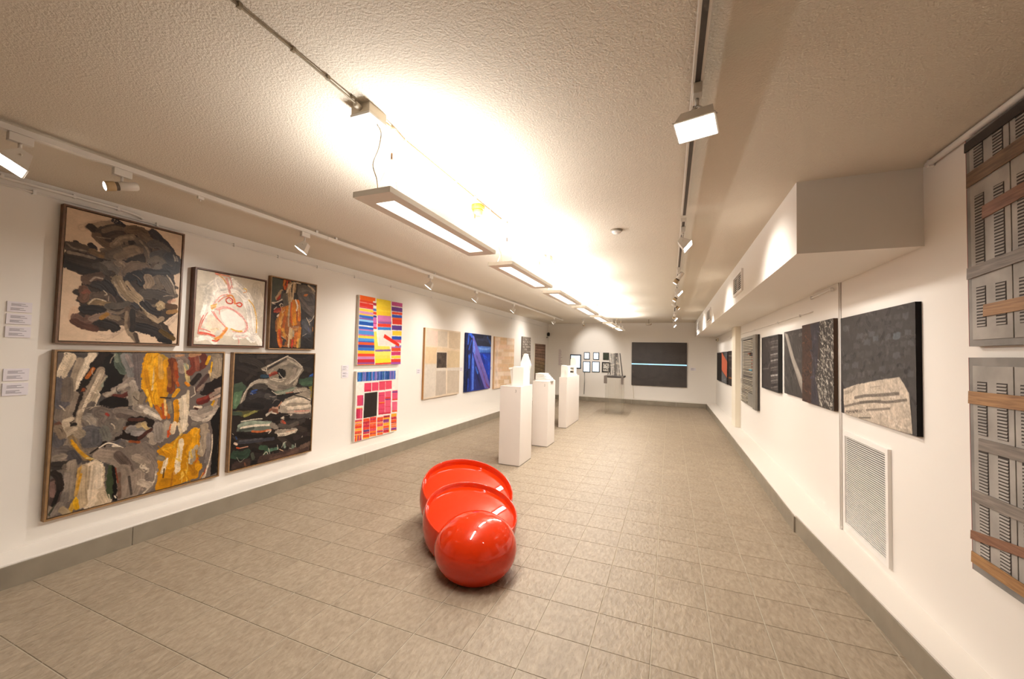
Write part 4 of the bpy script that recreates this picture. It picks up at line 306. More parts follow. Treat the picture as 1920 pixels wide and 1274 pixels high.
 'p12':('4a3d38','''s,6a5a54,28,100,50,55,30,893,31;s,3a2e2b,28,100,50,58,72,898,73;s,6a5a54,28,100,50,60,114,902,116;s,6a5a54,28,100,50,63,156,907,159;s,5f504b,28,100,50,65,199,912,202;s,6a5a54,28,100,50,68,242,917,245;s,6a5a54,28,100,50,70,284,921,289;s,6a5a54,28,100,50,73,328,926,332;s,3a2e2b,28,100,50,76,371,931,376;s,5f504b,28,100,50,78,414,936,421;s,3a2e2b,28,100,50,81,458,941,465;s,6a5a54,28,100,50,84,502,946,510;s,2e2523,28,100,50,86,547,951,555;s,3a2e2b,28,100,50,89,591,956,600;s,5f504b,28,100,50,92,636,961,645;s,5f504b,28,100,50,94,681,966,691;s,2e2523,28,100,50,97,726,971,737;s,5f504b,28,100,50,100,771,976,783;s,3a2e2b,28,100,50,102,817,981,829;s,6a5a54,28,100,50,105,863,986,876;s,6a5a54,28,100,50,108,909,991,923;s,2e2523,28,100,50,111,955,997,970'''),
 'p13':('7a6255','''p,7d6152,3,100,50,-13,1,1000,-18,1001,59,-12,59;s,3d3028,13,100,50,-12,66,1001,53;s,b59a84,13,50,50,-13,19,876,-1;p,8b6c5c,3,100,50,-12,66,1001,59,1003,134,-11,124;s,3d3028,13,100,50,-11,130,1003,130;s,b59a84,13,50,50,-12,84,878,74;p,9a7867,3,100,50,-11,130,1003,136,1005,221,-10,198;s,3d3028,13,100,50,-10,205,1005,218;s,b59a84,13,50,50,-11,149,879,149;p,8f7160,3,100,50,-10,205,1005,225,1007,318,-9,279;s,3d3028,13,100,50,-9,286,1007,315;s,b59a84,13,50,50,-10,223,881,235;p,84695a,3,100,50,-9,286,1007,323,1009,414,-8,361;s,3d3028,13,100,50,-8,368,1009,413;s,b59a84,13,50,50,-9,305,883,331;p,94765f,3,100,50,-8,368,1009,421,1011,525,-7,454;s,3d3028,13,100,50,-7,461,1011,525;s,b59a84,13,50,50,-8,386,885,426;p,8a7257,3,100,50,-7,461,1011,534,1014,637,-6,547;s,3d3028,13,100,50,-6,554,1014,638;s,b59a84,13,50,50,-7,480,887,536;p,7d6b50,3,100,50,-6,554,1014,647,1016,748,-5,641;s,3d3028,13,100,50,-5,648,1016,751;s,b59a84,13,50,50,-6,573,889,647;p,857458,3,100,50,-5,648,1016,761,1018,860,-3,735;s,3d3028,13,100,50,-3,742,1018,864;s,b59a84,13,50,50,-4,667,892,757;p,766a4d,3,100,50,-3,742,1019,875,1021,1003,-2,852;s,3d3028,13,100,50,-2,859,1021,1007;s,b59a84,13,50,50,-3,760,894,868;p,7d6152,3,100,50,-2,859,1022,1019,1025,1175,0,993;s,3d3028,13,100,50,0,1000,1025,1181;s,b59a84,13,50,50,-2,878,897,1008;s,2e231c,37,100,50,958,7,958,978'''),
 'rD':('413a38','''d,4a4341/383230/524b48/2f2a29,40,47,141,0,90,0,0,1000,0,1000,1000,0,1000;s,6a6460,28,100,50,554,90,783,83,976,80;s,5f5956,23,100,50,556,129,964,124;s,77716d,28,100,50,558,205,787,194,980,188;s,5f5956,23,100,50,559,244,968,233;s,8f8a86,28,100,50,562,344,792,328,986,318;s,5f5956,23,100,50,564,383,974,363;s,8f8a86,28,100,50,566,460,796,441,990,427;s,5f5956,23,100,50,567,500,978,473;s,6a6460,28,100,50,571,600,801,576,996,559;s,5f5956,23,100,50,572,640,984,605;s,8f8a86,28,100,50,576,753,807,724,1002,702;s,5f5956,23,100,50,577,794,990,749;s,77716d,28,100,50,579,848,810,816,1005,791;s,5f5956,23,100,50,580,889,993,839;s,77716d,28,100,50,583,979,815,942,1011,914;s,5f5956,23,100,50,584,1020,998,962;s,a9a4a0,33,100,50,575,742,1002,704;s,6a6461,19,100,50,12,633,449,608'''),
 'rA':('4b4643','''d,514c49/443f3d/5a5451/3d3936,50,42,134,30,90,0,0,1000,0,1000,1000,0,1000;p,8d857d,5,100,30,21,9,213,44,539,416,1000,778,1000,996,889,916,411,474;p,a8a097,5,100,30,55,31,159,41,514,416,1000,815,1000,926,412,464;s,6b6662,50,100,50,781,91,947,83;s,5e5955,23,100,50,663,249,778,417;s,65605c,19,100,50,277,575,531,804'''),
 'rB':('4a403c','''p,4d3a31,20,100,30,0,0,320,1,362,211,298,1018,0,1000;d,5b3f30/6b4a36/43332c/553c30/3c302c,60,21,91,0,90,24,48,362,211,320,984,0,987;p,423d42,20,100,30,298,18,604,10,566,339,486,644,585,984,320,1000,383,649,362,211;d,4a4650/3a363c/544f56,30,24,106,60,90,320,35,585,39,506,947,362,963;p,4a4541,20,100,30,604,3,1000,0,1000,1000,604,996,466,675,623,369;d,a9a398/8d877d/bdb7ac/6e6861/c4beb4,330,14,45,40,95,604,3,1000,7,993,990,623,994,466,675,623,369;d,3a3532/2f2b29,90,14,45,120,90,604,3,1000,7,993,990,623,994,466,675,623,369'''),
 'rC':('4a4644','''d,4e4a48/454140/55514f/3f3b3a,90,40,88,5,90,0,0,1000,0,1000,1000,0,1000;p,646668,40,38,30,53,89,164,92,155,153,43,148;p,4d4a49,40,38,30,231,84,331,87,323,145,223,140;p,4d4a49,40,38,30,377,67,467,70,460,125,369,120;p,4d4a49,40,38,30,538,83,619,85,613,138,531,133;p,595755,40,38,30,684,66,757,69,752,119,678,114;p,5f5d5c,40,38,30,787,67,855,69,850,117,782,112;p,696c70,40,38,30,881,71,944,73,940,119,876,114;p,4d4a49,40,38,30,133,174,239,174,231,234,124,232;p,696c70,40,38,30,288,181,384,180,377,238,279,235;p,696c70,40,38,30,462,180,548,179,542,234,455,231;p,595755,40,38,30,572,170,651,170,645,222,565,220;p,595755,40,38,30,731,163,802,163,797,212,726,210;p,5f5d5c,40,38,30,811,139,878,139,873,187,806,184;p,4d4a49,40,38,30,952,143,1012,143,1008,189,948,186;p,54514f,40,38,30,18,286,132,281,123,345,8,346;p,5f5d5c,40,38,30,230,277,331,273,323,333,222,334;p,696c70,40,38,30,395,251,485,249,479,305,388,305;p,595755,40,38,30,529,249,611,246,605,300,522,299;p,646668,40,38,30,679,225,753,224,748,274,674,273;p,646668,40,38,30,797,222,865,221,860,269,792,268;p,696c70,40,38,30,902,208,965,207,961,253,898,252;p,5f5d5c,40,38,30,104,383,213,376,204,438,95,442;p,595755,40,38,30,295,363,392,356,384,415,287,418;p,595755,40,38,30,425,355,514,350,507,406,418,409;p,54514f,40,38,30,584,323,663,319,658,372,578,373;p,595755,40,38,30,712,308,784,304,779,355,706,356;p,5f5d5c,40,38,30,849,294,914,291,910,339,844,340;p,646668,40,38,30,928,283,989,280,985,327,923,327;p,646668,40,38,30,44,488,157,477,148,541,34,549;p,696c70,40,38,30,204,470,307,460,299,521,195,528;p,54514f,40,38,30,377,435,468,427,461,484,369,490;p,54514f,40,38,30,517,416,601,408,595,463,511,468;p,595755,40,38,30,648,402,725,395,719,447,643,451;p,696c70,40,38,30,777,378,846,373,841,423,771,426;p,595755,40,38,30,887,356,950,351,946,399,882,401;p,5f5d5c,40,38,30,116,590,225,576,216,639,107,651;p,5f5d5c,40,38,30,304,561,401,549,394,608,296,618;p,5f5d5c,40,38,30,447,533,535,522,528,579,440,587;p,646668,40,38,30,603,495,682,485,676,539,597,546;p,595755,40,38,30,725,482,798,473,793,524,720,530;p,5f5d5c,40,38,30,831,463,897,455,893,504,826,509;p,4d4a49,40,38,30,923,440,984,433,981,480,918,485;p,5f5d5c,40,38,30,35,679,149,661,140,727,25,742;p,4d4a49,40,38,30,210,659,312,643,304,705,201,718;p,595755,40,38,30,403,630,494,616,487,674,395,686;p,5f5d5c,40,38,30,516,587,600,574,594,630,510,640;p,595755,40,38,30,672,563,747,552,742,605,666,613;p,54514f,40,38,30,807,549,875,539,870,589,802,597;p,646668,40,38,30,919,517,981,508,977,556,914,562;p,5f6468,30,90,30,775,222,857,217,851,266,772,272;p,5a5d60,40,80,30,518,234,585,215,593,259,535,284;p,393434,10,100,30,4,657,69,732,48,989,0,990;p,c2b4a3,10,100,50,50,749,224,693,612,609,835,573,876,618,929,691,947,836,963,997,615,1008,244,1007,67,1005,49,867;d,cdbfae/b7a998/d3c6b6/c8baa9,60,22,77,0,90,92,749,835,586,930,701,947,976,90,981;s,5f5750,33,75,70,245,814,403,774,613,742,823,704;s,5a524b,27,75,70,326,846,512,812,692,791,904,744;s,6b6259,29,75,70,67,925,326,852,613,792;s,6a6058,38,100,90,90,981,223,951,365,919;s,6d645b,22,75,70,422,903,614,864,723,840;s,7d7368,44,70,90,69,785,159,761,245,713;s,5f5750,13,100,50,305,998,477,964;s,8a7f73,7,100,50,614,898,611,1006;s,2a2626,8,100,50,943,739,963,997;s,8f8578,9,100,100,476,689,612,664;s,9a8f82,11,100,100,306,880,202,845'''),
 'rT1':('221d1c','''s,3a2c28,27,100,50,210,41,210,968'''),
 'rT2':('3a3836','''p,55565a,3,100,30,471,3,1000,0,1000,338,537,182;p,c8694c,3,100,15,25,9,493,162,919,301,919,805,25,606;p,6a6a6c,5,100,30,25,627,795,793,795,990,25,990;s,8a8a8a,16,100,50,170,937,690,859;p,1e1a19,2,100,30,919,10,1000,12,1000,1000,878,1003'''),
 'rT3':('332b28','''s,8a8074,11,100,50,141,133,900,162;s,6d6258,11,100,50,256,481,1000,539;s,b06a2a,14,100,50,24,790,1000,771;s,57504a,14,100,50,693,19,693,967;s,74706c,11,100,50,479,138,839,155;s,5b524b,14,100,50,47,261,960,249'''),
}

def vnoise(rng, ny, nx, cell):
    gy, gx = int(ny / cell) + 3, int(nx / cell) + 3; g = rng.random((gy, gx))
    y = np.arange(ny) / cell; x = np.arange(nx) / cell; yi = y.astype(int); xi = x.astype(int); fy = (y - yi)[:, None]; fx = (x - xi)[None]
    fy = fy * fy * (3 - 2 * fy); fx = fx * fx * (3 - 2 * fx)
    a = g[yi][:, xi]; b = g[yi][:, xi + 1]; c = g[yi + 1][:, xi]; d = g[yi + 1][:, xi + 1]
    return (a * (1 - fx) + b * fx) * (1 - fy) + (c * (1 - fx) + d * fx) * fy
def inside(px, py, poly):
    m = np.zeros(px.shape, bool); n = len(poly)
    for i in range(n):
        x0, y0 = poly[i]; x1, y1 = poly[(i + 1) % n]
        if y0 == y1: continue
        m ^= ((y0 > py) != (y1 > py)) & (px < (x1 - x0) * (py - y0) / (y1 - y0) + x0)
    return m
def lay_paint(name, w, h, nx, ny, relief=1.0):
    """lays the recorded strokes on a canvas w x h metres: returns colour (sRGB) and paint thickness"""
    bg, txt = PIGMENT[name]; rng = np.random.default_rng(sum(map(ord, name)) * 7)
    col = np.ones((ny, nx, 3)) * np.array(hexc(bg)); hgt = np.zeros((ny, nx))
    px = w / (nx - 1); X, Y = np.meshgrid(np.linspace(0, w, nx), np.linspace(0, h, ny))
    fine = vnoise(rng, ny, nx, 2.2); mid = vnoise(rng, ny, nx, 7); big = vnoise(rng, ny, nx, 26)
    col *= (1 + .07 * (big - .5) + .05 * (mid - .5) + .04 * (fine - .5))[..., None]
    hgt += .0006 * mid * relief
    def put(sl, m, c, hh, tone):
        m = m[..., None]; col[sl] = col[sl] * (1 - m) + np.clip(np.array(c) * (1 + tone[..., None]), 0, 1) * m
        hgt[sl] = hgt[sl] * (1 - m[..., 0]) + hh * m[..., 0]
    def stroke(P, wd, c, al, rough):
        P = [np.array(p) for p in smooth_curve(P, 6)]
        A = np.array(P[:-1]); B = np.array(P[1:]); pad = wd * .75 + 2 * px
        lo = np.minimum(A, B).min(0) - pad; hi = np.maximum(A, B).max(0) + pad
        i0, i1 = int(max(0, lo[0] / px)), int(min(nx, hi[0] / px + 2)); pyy = h / (ny - 1); j0, j1 = int(max(0, lo[1] / pyy)), int(min(ny, hi[1] / pyy + 2))
        if i1 <= i0 or j1 <= j0: return
        sl = (slice(j0, j1), slice(i0, i1)); x = X[sl]; y = Y[sl]
        best = np.full(x.shape, 1e9); sd = np.zeros(x.shape); tt = np.zeros(x.shape); acc = 0
        for a, b in zip(A, B):
            d = b - a; l = np.hypot(*d) + 1e-9; ux, uy = d / l
            t = np.clip((x - a[0]) * ux + (y - a[1]) * uy, 0, l); qx = x - a[0] - t * ux; qy = y - a[1] - t * uy
            r = np.hypot(qx, qy); k = r < best; best = np.where(k, r, best); sd = np.where(k, np.sign(ux * qy - uy * qx) * r, sd); tt = np.where(k, acc + t, tt); acc += l
        nb = 16; strip = rng.random(nb + 2); q = (sd / wd + .5) * nb; q = np.clip(q, 0, nb); qi = q.astype(int); f = q - qi; br = strip[qi] * (1 - f) + strip[np.minimum(qi + 1, nb + 1)] * f - .5
        half = wd / 2 * (.82 + .5 * rough * (mid[sl] - .5) + .22 * (fine[sl] - .5) + .3 * br * rough)
        m = np.clip((half - best) / px + .5, 0, 1)
        if rough > .75:
            m = m * np.clip(((fine[sl] * .6 + (br + .5) * .5) - .38) * 6, 0, 1)
        tone = br * (.16 + .10 * rough) + .12 * (fine[sl] - .5) + .10 * (mid[sl] - .5) + .05 * np.sin(tt / wd * 3 + strip[0] * 6)
        put(sl, m * al, c, (.0018 + .0022 * (br + .5) + .0016 * np.exp(-((half - best) / (1.6 * px)) ** 2)) * relief, tone)
    for op in txt.split(';'):
        q = op.split(',')
        if q[0] == 's':
            wd, al, rg = [float(v) for v in q[2:5]]; c = [float(v) / 1000 for v in q[5:]]
            stroke([(c[i] * w, c[i + 1] * h) for i in range(0, len(c), 2)], max(wd / 1000 * h, px * 1.1), hexc(q[1]), al / 100, rg / 100)
        elif q[0] == 'p':
            rg, al, bs = [float(v) / 100 for v in q[2:5]]; c = [float(v) / 1000 for v in q[5:]]
            poly = [(c[i] * w, c[i + 1] * h) for i in range(0, len(c), 2)]
            am = rg * .06 * min(w, h); wx = X + am * (mid - .5) + am * .5 * (fine - .5); wy = Y + am * (np.roll(mid, 9, 0) - .5)
            m = sum(inside(wx + ox * px, wy + oy * px, poly).astype(float) for ox, oy in ((-.3, -.3), (.3, -.3), (-.3, .3), (.3, .3))) / 4
            put((slice(0, ny), slice(0, nx)), m * al, hexc(q[1]), .0012 * relief + .0016 * mid * relief * bs, bs * (.35 * (mid - .5) + .35 * (fine - .5) + .25 * (big - .5)))
        elif q[0] == 'd':
            cols = q[1].split('/'); n, wd, ln, ang, al = [float(v) for v in q[2:7]]; c = [float(v) / 1000 for v in q[7:]]
            poly = [(c[i] * w, c[i + 1] * h) for i in range(0, len(c), 2)]; pa = np.array(poly); k = 0; guard = 0
            while k < n and guard < 20000:
                guard += 1; p = pa.min(0) + rng.random(2) * (pa.max(0) - pa.min(0))
                if not inside(np.array([[p[0]]]), np.array([[p[1]]]), poly)[0, 0]: continue
                a = R(ang) + rng.normal() * .5; l = ln / 1000 * h * (.5 + rng.random()); d = np.array([math.cos(a), math.sin(a)]) * l / 2; nrm = np.array([-d[1], d[0]]) * rng.normal() * .4
                stroke([p - d, p + nrm * .6, p + d], max(wd / 1000 * h * (.6 + .8 * rng.random()), px * 1.1), hexc(cols[int(rng.random() * len(cols))]), al / 100, .5); k += 1
    return np.clip(col, 0, 1), hgt
def canvas_mesh(w, h, y_front, y_back, nx, ny, col, hgt, edge, tint=(1, 1, 1)):
    """painted canvas: displaced front sheet with folded edges; local x across, z up, front towards -y"""
    X, Z = np.meshgrid(np.linspace(-w / 2, w / 2, nx), np.linspace(h, 0, ny))
    V = np.stack([X, np.full_like(X, y_front) - hgt, Z], -1).reshape(-1, 3)
    idx = np.arange(nx * ny).reshape(ny, nx)
    q = np.stack([idx[:-1, :-1], idx[1:, :-1], idx[1:, 1:], idx[:-1, 1:]], -1).reshape(-1, 4)
    C = lin(col).reshape(-1, 3) * np.array(tint)
    ring = [(-w / 2, 0), (w / 2, 0), (w / 2, h), (-w / 2, h)]; n0 = len(V); ex = []; F = []
    for a in range(4):
        (xa, za), (xb, zb) = ring[a], ring[(a + 1) % 4]; b = n0 + len(ex)
        ex += [(xa, y_front, za), (xb, y_front, zb), (xb, y_back, zb), (xa, y_back, za)]; F.append((b, b + 3, b + 2, b + 1))
    V = np.concatenate([V, np.array(ex)]); C = np.concatenate([C, np.tile(np.array(L3(edge)), (16, 1))]); q = np.concatenate([q, np.array(F)])
    me = bpy.data.meshes.new('canvas'); me.vertices.add(len(V)); me.vertices.foreach_set('co', V.ravel()); me.loops.add(len(q) * 4); me.loops.foreach_set('vertex_index', q.ravel().astype(np.int32))
    me.polygons.add(len(q)); me.polygons.foreach_set('loop_start', np.arange(0, len(q) * 4, 4, dtype=np.int32)); me.polygons.foreach_set('loop_total', np.full(len(q), 4, np.int32))
    me.update(calc_edges=True)
    at = me.color_attributes.new('pigment', 'FLOAT_COLOR', 'POINT'); at.data.foreach_set('color', np.concatenate([C, np.ones((len(C), 1))], 1).ravel())
    sm = np.ones(len(q), bool); sm[-4:] = False; me.polygons.foreach_set('use_smooth', sm)
    return me
def frame_mb(w, h, t, y0, y1):
    mb = MB()
    for pl in ([(-w/2, 0), (w/2, 0), (w/2 - t, t), (-w/2 + t, t)], [(w/2, 0), (w/2, h), (w/2 - t, h - t), (w/2 - t, t)], [(w/2, h), (-w/2, h), (-w/2 + t, h - t), (w/2 - t, h - t)], [(-w/2, h), (-w/2, 0), (-w/2 + t, t), (-w/2 + t, h - t)]):
        mb.prism(pl, y0, y1, 'y')
    return mb
def painting(name, label, key, side, a0, a1, z0, z1, depth, res, frame=None, edge='d8cdbf', mt=None, gain=(.92, .90, .88), relief=.32, off=0.0, group=None):
    w, h = abs(a1 - a0), z1 - z0; loc, rz = at_wall(side, (a0 + a1) / 2, z0)
    t = thing(name, label, 'painting', loc, rz, group); mt = mt or M_PIG
    if frame:
        fm, ft, gap = frame
        frame_mb(w, h, ft, -.004 - off, -depth).obj('frame', fm, t)
        MB().box(-w/2 + ft*.9, w/2 - ft*.9, -depth * .55, -.003 - off, ft*.9, h - ft*.9).obj('backing', M_GAP, t)
        cw, ch, cz, yf, yb = w - 2*(ft + gap), h - 2*(ft + gap), ft + gap, -depth + .006, -depth * .55
    else: cw, ch, cz, yf, yb = w, h, 0, -depth, -.002 - off
    nx = max(12, int(res * cw)); ny = max(12, int(res * ch * 1.0))
    c, g = lay_paint(key, cw, ch, nx, ny, relief)
    link('canvas', canvas_mesh(cw, ch, yf, yb, nx, ny, c, g, edge, gain), mt, t, (0, 0, cz))
    return t

# ---- left wall paintings
FR = lambda m, t=.013, g=.006: (m, t, g)
GL = 'framed gestural paintings on the left wall'
painting('gestural_painting', 'framed painting of a tangled dark brown brush mass on cream ground, top left', 'p1', 'left', 1.438, 2.228, 1.602, 2.643, .052, 300, FR(M_WOODF), gain=(.86, .75, .64), group=GL)
painting('pale_face_painting', 'framed pale painting of a face in pink and ochre lines on off-white', 'p2', 'left', 2.318, 3.033, 1.603, 2.356, .072, 260, FR(M_REDWOOD, .014), gain=(.98, .93, .88), group=GL)
painting('orange_face_painting', 'framed narrow painting with thick orange strokes over a dark grey ground', 'p3', 'left', 3.097, 3.722, 1.59, 2.426, .05, 260, FR(M_WOODL, .012), gain=(.86, .75, .64), group=GL)
painting('ochre_abstract_painting', 'largest framed painting, grey and yellow ochre slabs of thick paint', 'p4', 'left', 1.440, 2.637, .300, 1.553, .05, 290, FR(M_WOODL), gain=(.86, .75, .64), group=GL)
painting('dark_figure_painting', 'framed near-black painting with a white and grey coiled form', 'p5', 'left', 2.720, 3.735, .310, 1.548, .055, 250, FR(M_WOODL, .012), gain=(.86, .75, .64), group=GL)
painting('stripe_painting', 'unframed canvas of bright red, yellow and blue stripe columns with a tilted red bar', 'p6', 'left', 4.467, 5.462, 1.383, 2.408, .05, 170, mt=M_PIGM, relief=0.09)
painting('block_painting', 'unframed white canvas with pink and orange blocks around a black rectangle', 'p7', 'left', 4.465, 5.420, .278, 1.292, .045, 190, mt=M_PIGM, relief=0.09)
painting('beige_block_painting', 'large beige and cream block painting with a small dark brown rectangle', 'p8', 'left', 6.16, 7.48, .718, 2.05, .045, 90, edge='b98a5c', mt=M_PIGM, relief=0.10)
painting('blue_painting', 'deep blue painting with a slanted violet band', 'p9', 'left', 7.747, 9.062, .718, 2.048, .045, 80, edge='24305c', relief=0.17)
painting('pale_brick_painting', 'pale sand-coloured painting of faint brick shapes behind the first pedestal', 'p10', 'left', 9.29, 10.66, .68, 2.04, .045, 60, edge='c9a27c', gain=(1.12, 1.09, 1.06), mt=M_PIGM, relief=0.14)
painting('grey_weave_painting', 'small grey patterned panel hanging above a dark panel', 'p11', 'left', 11.35, 12.117, 1.37, 2.142, .045, 70, edge='77706a', mt=M_PIGM, relief=0.17)
painting('dark_panel_painting', 'small dark brown panel under the grey patterned one', 'p12', 'left', 11.40, 12.107, .658, 1.323, .045, 60, edge='332a26', mt=M_PIGM, relief=0.17)
painting('plank_painting', 'brown plank-striped panel nearest the far left corner', 'p13', 'left', 12.61, 13.80, .755, 1.963, .03, 60, edge='e6dccf', mt=M_PIGM, relief=0.17)
# ---- right wall paintings
GR = 'dark paintings on the right wall'
painting('stone_painting', 'dark grey brick painting with a big pale torn stone shape', 'rC', 'right', 4.185, 3.075, 1.165, 1.968, .03, 230, edge='1b1716', mt=M_PIGM, relief=0.28, group=GR)
painting('foliage_painting', 'dark panel with brown, violet and scribbled white leaf texture', 'rB', 'right', 5.165, 4.275, 1.162, 1.980, .052, 190, edge='4a382c', mt=M_PIGM, relief=0.28, off=.019, group=GR)
painting('diagonal_painting', 'dark grey painting crossed by one pale diagonal bar', 'rA', 'right', 5.99, 5.175, 1.18, 1.957, .03, 120, edge='2a2523', mt=M_PIGM, relief=0.28, group=GR)
painting('ladder_painting', 'dark framed painting with a column of pale rungs beside the slatted panel', 'rD', 'right', 7.215, 6.20, 1.16, 1.943, .05, 90, (mat('black_frame', '1a1614', .5), .02, .002), edge='1a1614', mt=M_PIGM, relief=0.28, group=GR)
painting('black_triptych_panel', 'far black panel of three, next to the orange one', 'rT1', 'right', 13.75, 12.58, .94, 1.775, .03, 40, edge='181413', mt=M_PIGM, group=GR)
painting('orange_triptych_panel', 'narrow panel with a bright orange slanted shape between two dark ones', 'rT2', 'right', 12.53, 11.27, .945, 1.783, .035, 45, edge='181413', mt=M_PIGM, group=GR)
painting('brown_triptych_panel', 'near dark brown panel of three with thin lines, beside the column', 'rT3', 'right', 11.22, 10.24, .95, 1.79, .03, 45, edge='181413', mt=M_PIGM, group=GR)

# ---- slatted relief on the right wall
def slat_relief():
    a0, a1, z0, z1 = 9.14, 7.617, .748, 2.02; w, h = a0 - a1, z1 - z0
    loc, rz = at_wall('right', (a0 + a1) / 2, z0)
    t = thing('slatted_relief', 'grey wooden panel covered in rows of small horizontal slats', 'artwork', loc, rz)
    g = mat('relief_grey', '7d766c', .6, var=(6, .1)); MB().box(-w/2, w/2, -.03, -.002, 0, h).obj('backing', mat('relief_dark', '3a332e', .8), t)
    MB().box(w/2 - .25, w/2 - .005, -.065, -.03, 0, h, b=.004).obj('side_panel', g, t)
    MB().box(-w/2 + .003, -w/2 + .2, -.045, -.03, .36*h, h, b=.003).obj('side_panel', g, t)
    MB().box(w/2 - .75, w/2 - .25, -.055, -.03, .01, .19*h, b=.003).obj('plain_panel', g, t)
    MB().box(-w/2 + .003, w/2 - .003, -.05, -.03, h - .05, h, b=.003).obj('top_rail', g, t)
    rnd = random.Random(3); cols = ['9a8f7e', '8c8172', 'a39886', '7f7567', 'a89c89', '958b7d']
    n = 40; zz = [.02 + (h - .08) * k / n for k in range(n)]
    for k, z in enumerate(zz):
        x0 = -w/2 + (.22 if z > .36*h else .01); x1 = w/2 - (.26 if z > .19*h else .76)
        if 17 == k: MB().box(x0, x1, -.05, -.03, z, z + .028).obj('slat', mat('slat_dark', '5a5048', .7), t); continue  # one taller slat in a darker brown
        if 30 <= k <= 31 : x1 -= .35
        c = rnd.choice(cols)
        MB().box(x0, x1 - .16, -.052 - rnd.random()*.006, -.03, z, z + .019, b=.002).obj('slat', mat('slat_' + c, c, .6), t)
        c2 = '9a6048' if 20 <= k <= 31 and k % 2 else rnd.choice(cols)
        MB().box(x1 - .155, x1, -.054, -.03, z, z + .019, b=.002).obj('slat', mat('slat_' + c2, c2, .6), t)
    MB().box(.16, .42, -.06, -.03, zz[21], zz[21] + .03).obj('slat', mat('slat_teal', '4a8496', .6), t)
slat_relief()

# ---- boarded shutter works on the right wall, close to the camera
def shutter_work(name, label, a0, z0, w, h, planks, spans):
    loc, rz = at_wall('right', a0 - w / 2, z0)
    t = thing(name, label, 'artwork', loc, rz, 'boarded shutter works')
    MB().box(-w/2, w/2, -.035, -.002, 0, h).obj('backing', M_SHUTB, t)
    MB().box(-w/2 - .002, -w/2, -.036, -.004, 0, h).obj('edge_strip', mat('pink_edge', 'a8605c', .6), t)
    nx = 4; lw = (w - .04) / nx
    for k in range(nx):
        x0 = -w/2 + .03 + k * lw
        leaf = MB().box(x0, x0 + lw - .006, -.039, -.035, .03, h - .04, b=.0015).obj('shutter_leaf', M_SHUT, t)
        for q in (0, 1):
            lx0 = x0 + lw * (.14 + .48 * q); lx1 = lx0 + lw * .22
            for s0, s1 in spans:
                a, b = h * s0, h * s1
                MB().box(lx0 - .003, lx1 + .003, -.0402, -.039, a - .003, b + .003).obj('louvre_opening', M_SHUTD, leaf)
                mb = MB(); z = a
                while z < b - .008: mb.prism([(-.0402, z), (-.0425, z), (-.0425, z + .0045), (-.0402, z + .008)], lx0, lx1, 'x'); z += .0145
                mb.obj('louvre_slats', M_SHUT, leaf)
    for (x0, x1, zl, zr, hh, m) in planks:
        mb = MB(); mb.prism([(x0, zl), (x1, zr), (x1, zr + hh), (x0 + .003, zl + hh)], -.0425, -.048, 'y')
        mb.obj('plank', m, t)
    return t
W = 1.03
shutter_work('upper_shutter_work', 'upper grey louvred shutter panel boarded with brown planks', 2.610, 1.687, W, 1.022,
   [(-W/2 + .02, W/2, .775, .83, .068, M_PLANKB), (-W/2 + .12, W/2, .59, .665, .06, M_PLANKR), (-W/2 + .012, W/2, .325, .39, .055, M_PLANKG), (-W/2 + .115, W/2, .135, .165, .055, M_PLANKO), (-W/2 + .01, W/2, .955, .98, .045, M_SHUTD)], ((.09, .27), (.38, .70), (.83, .94)))
shutter_work('lower_shutter_work', 'lower grey louvred shutter panel boarded with orange planks', 2.616, .621, W, 1.012,
   [(-W/2 + .012, W/2, .79, .80, .06, M_PLANKO), (-W/2 + .075, W/2, .58, .59, .055, M_PLANKG), (-W/2 + .03, W/2, .33, .35, .055, M_PLANKG), (-W/2 + .01, W/2, .145, .31, .042, M_PLANKR), (-W/2 + .012, W/2, .038, .03, .052, M_PLANKO)], ((.08, .57), (.645, .885)))

# ---- air grilles
def grille(name, label, loc, rz, w, h, n, fr, bars=(), th=.34):
    t = thing(name, label, 'vent', loc, rz)
    frame_mb(w, h, fr, 0, -.022).obj('frame', M_WHITE, t)
    MB().box(-w/2 + fr*.8, w/2 - fr*.8, -.004, -.001, fr*.8, h - fr*.8).obj('backing', mat('duct_dark', '2c211b', .8), t)
    p = (h - 2 * fr) / n; me = None
    for k in range(n):
        z = fr + p * k
        if me is None:
            mb = MB(); mb.prism([(-.008, .12 * p), (-.015, 0), (-.016, th * p), (-.008, (th + .06) * p)], -w/2 + fr*.9, w/2 - fr*.9, 'x'); me = mb.mesh('slat')
        link('slat', me, M_WHITE, t, (0, 0, z + p * .1))
    for bx in bars: MB().box(bx - .004, bx + .004, -.0215, -.005, fr, h - fr).obj('mullion', M_WHITE, t)
    return t
loc, rz = at_wall('right', 3.81, .222)
grille('return_air_grille', 'large white louvred air grille low on the right wall', loc, rz, .74, .79, 46, .035)
for (y0, y1, txt) in ((5.04, 5.66, 'nearest small louvred vent on the side of the ceiling duct'), (8.82, 9.54, 'middle small louvred vent on the side of the ceiling duct'), (12.02, 12.93, 'farthest small louvred vent on the side of the ceiling duct')):
    grille('duct_vent', txt, (BX, (y0 + y1) / 2, 2.375), R(-90), y1 - y0, .25, 8, .03, (0,), .2)['group'] = 'vents on the ceiling duct'

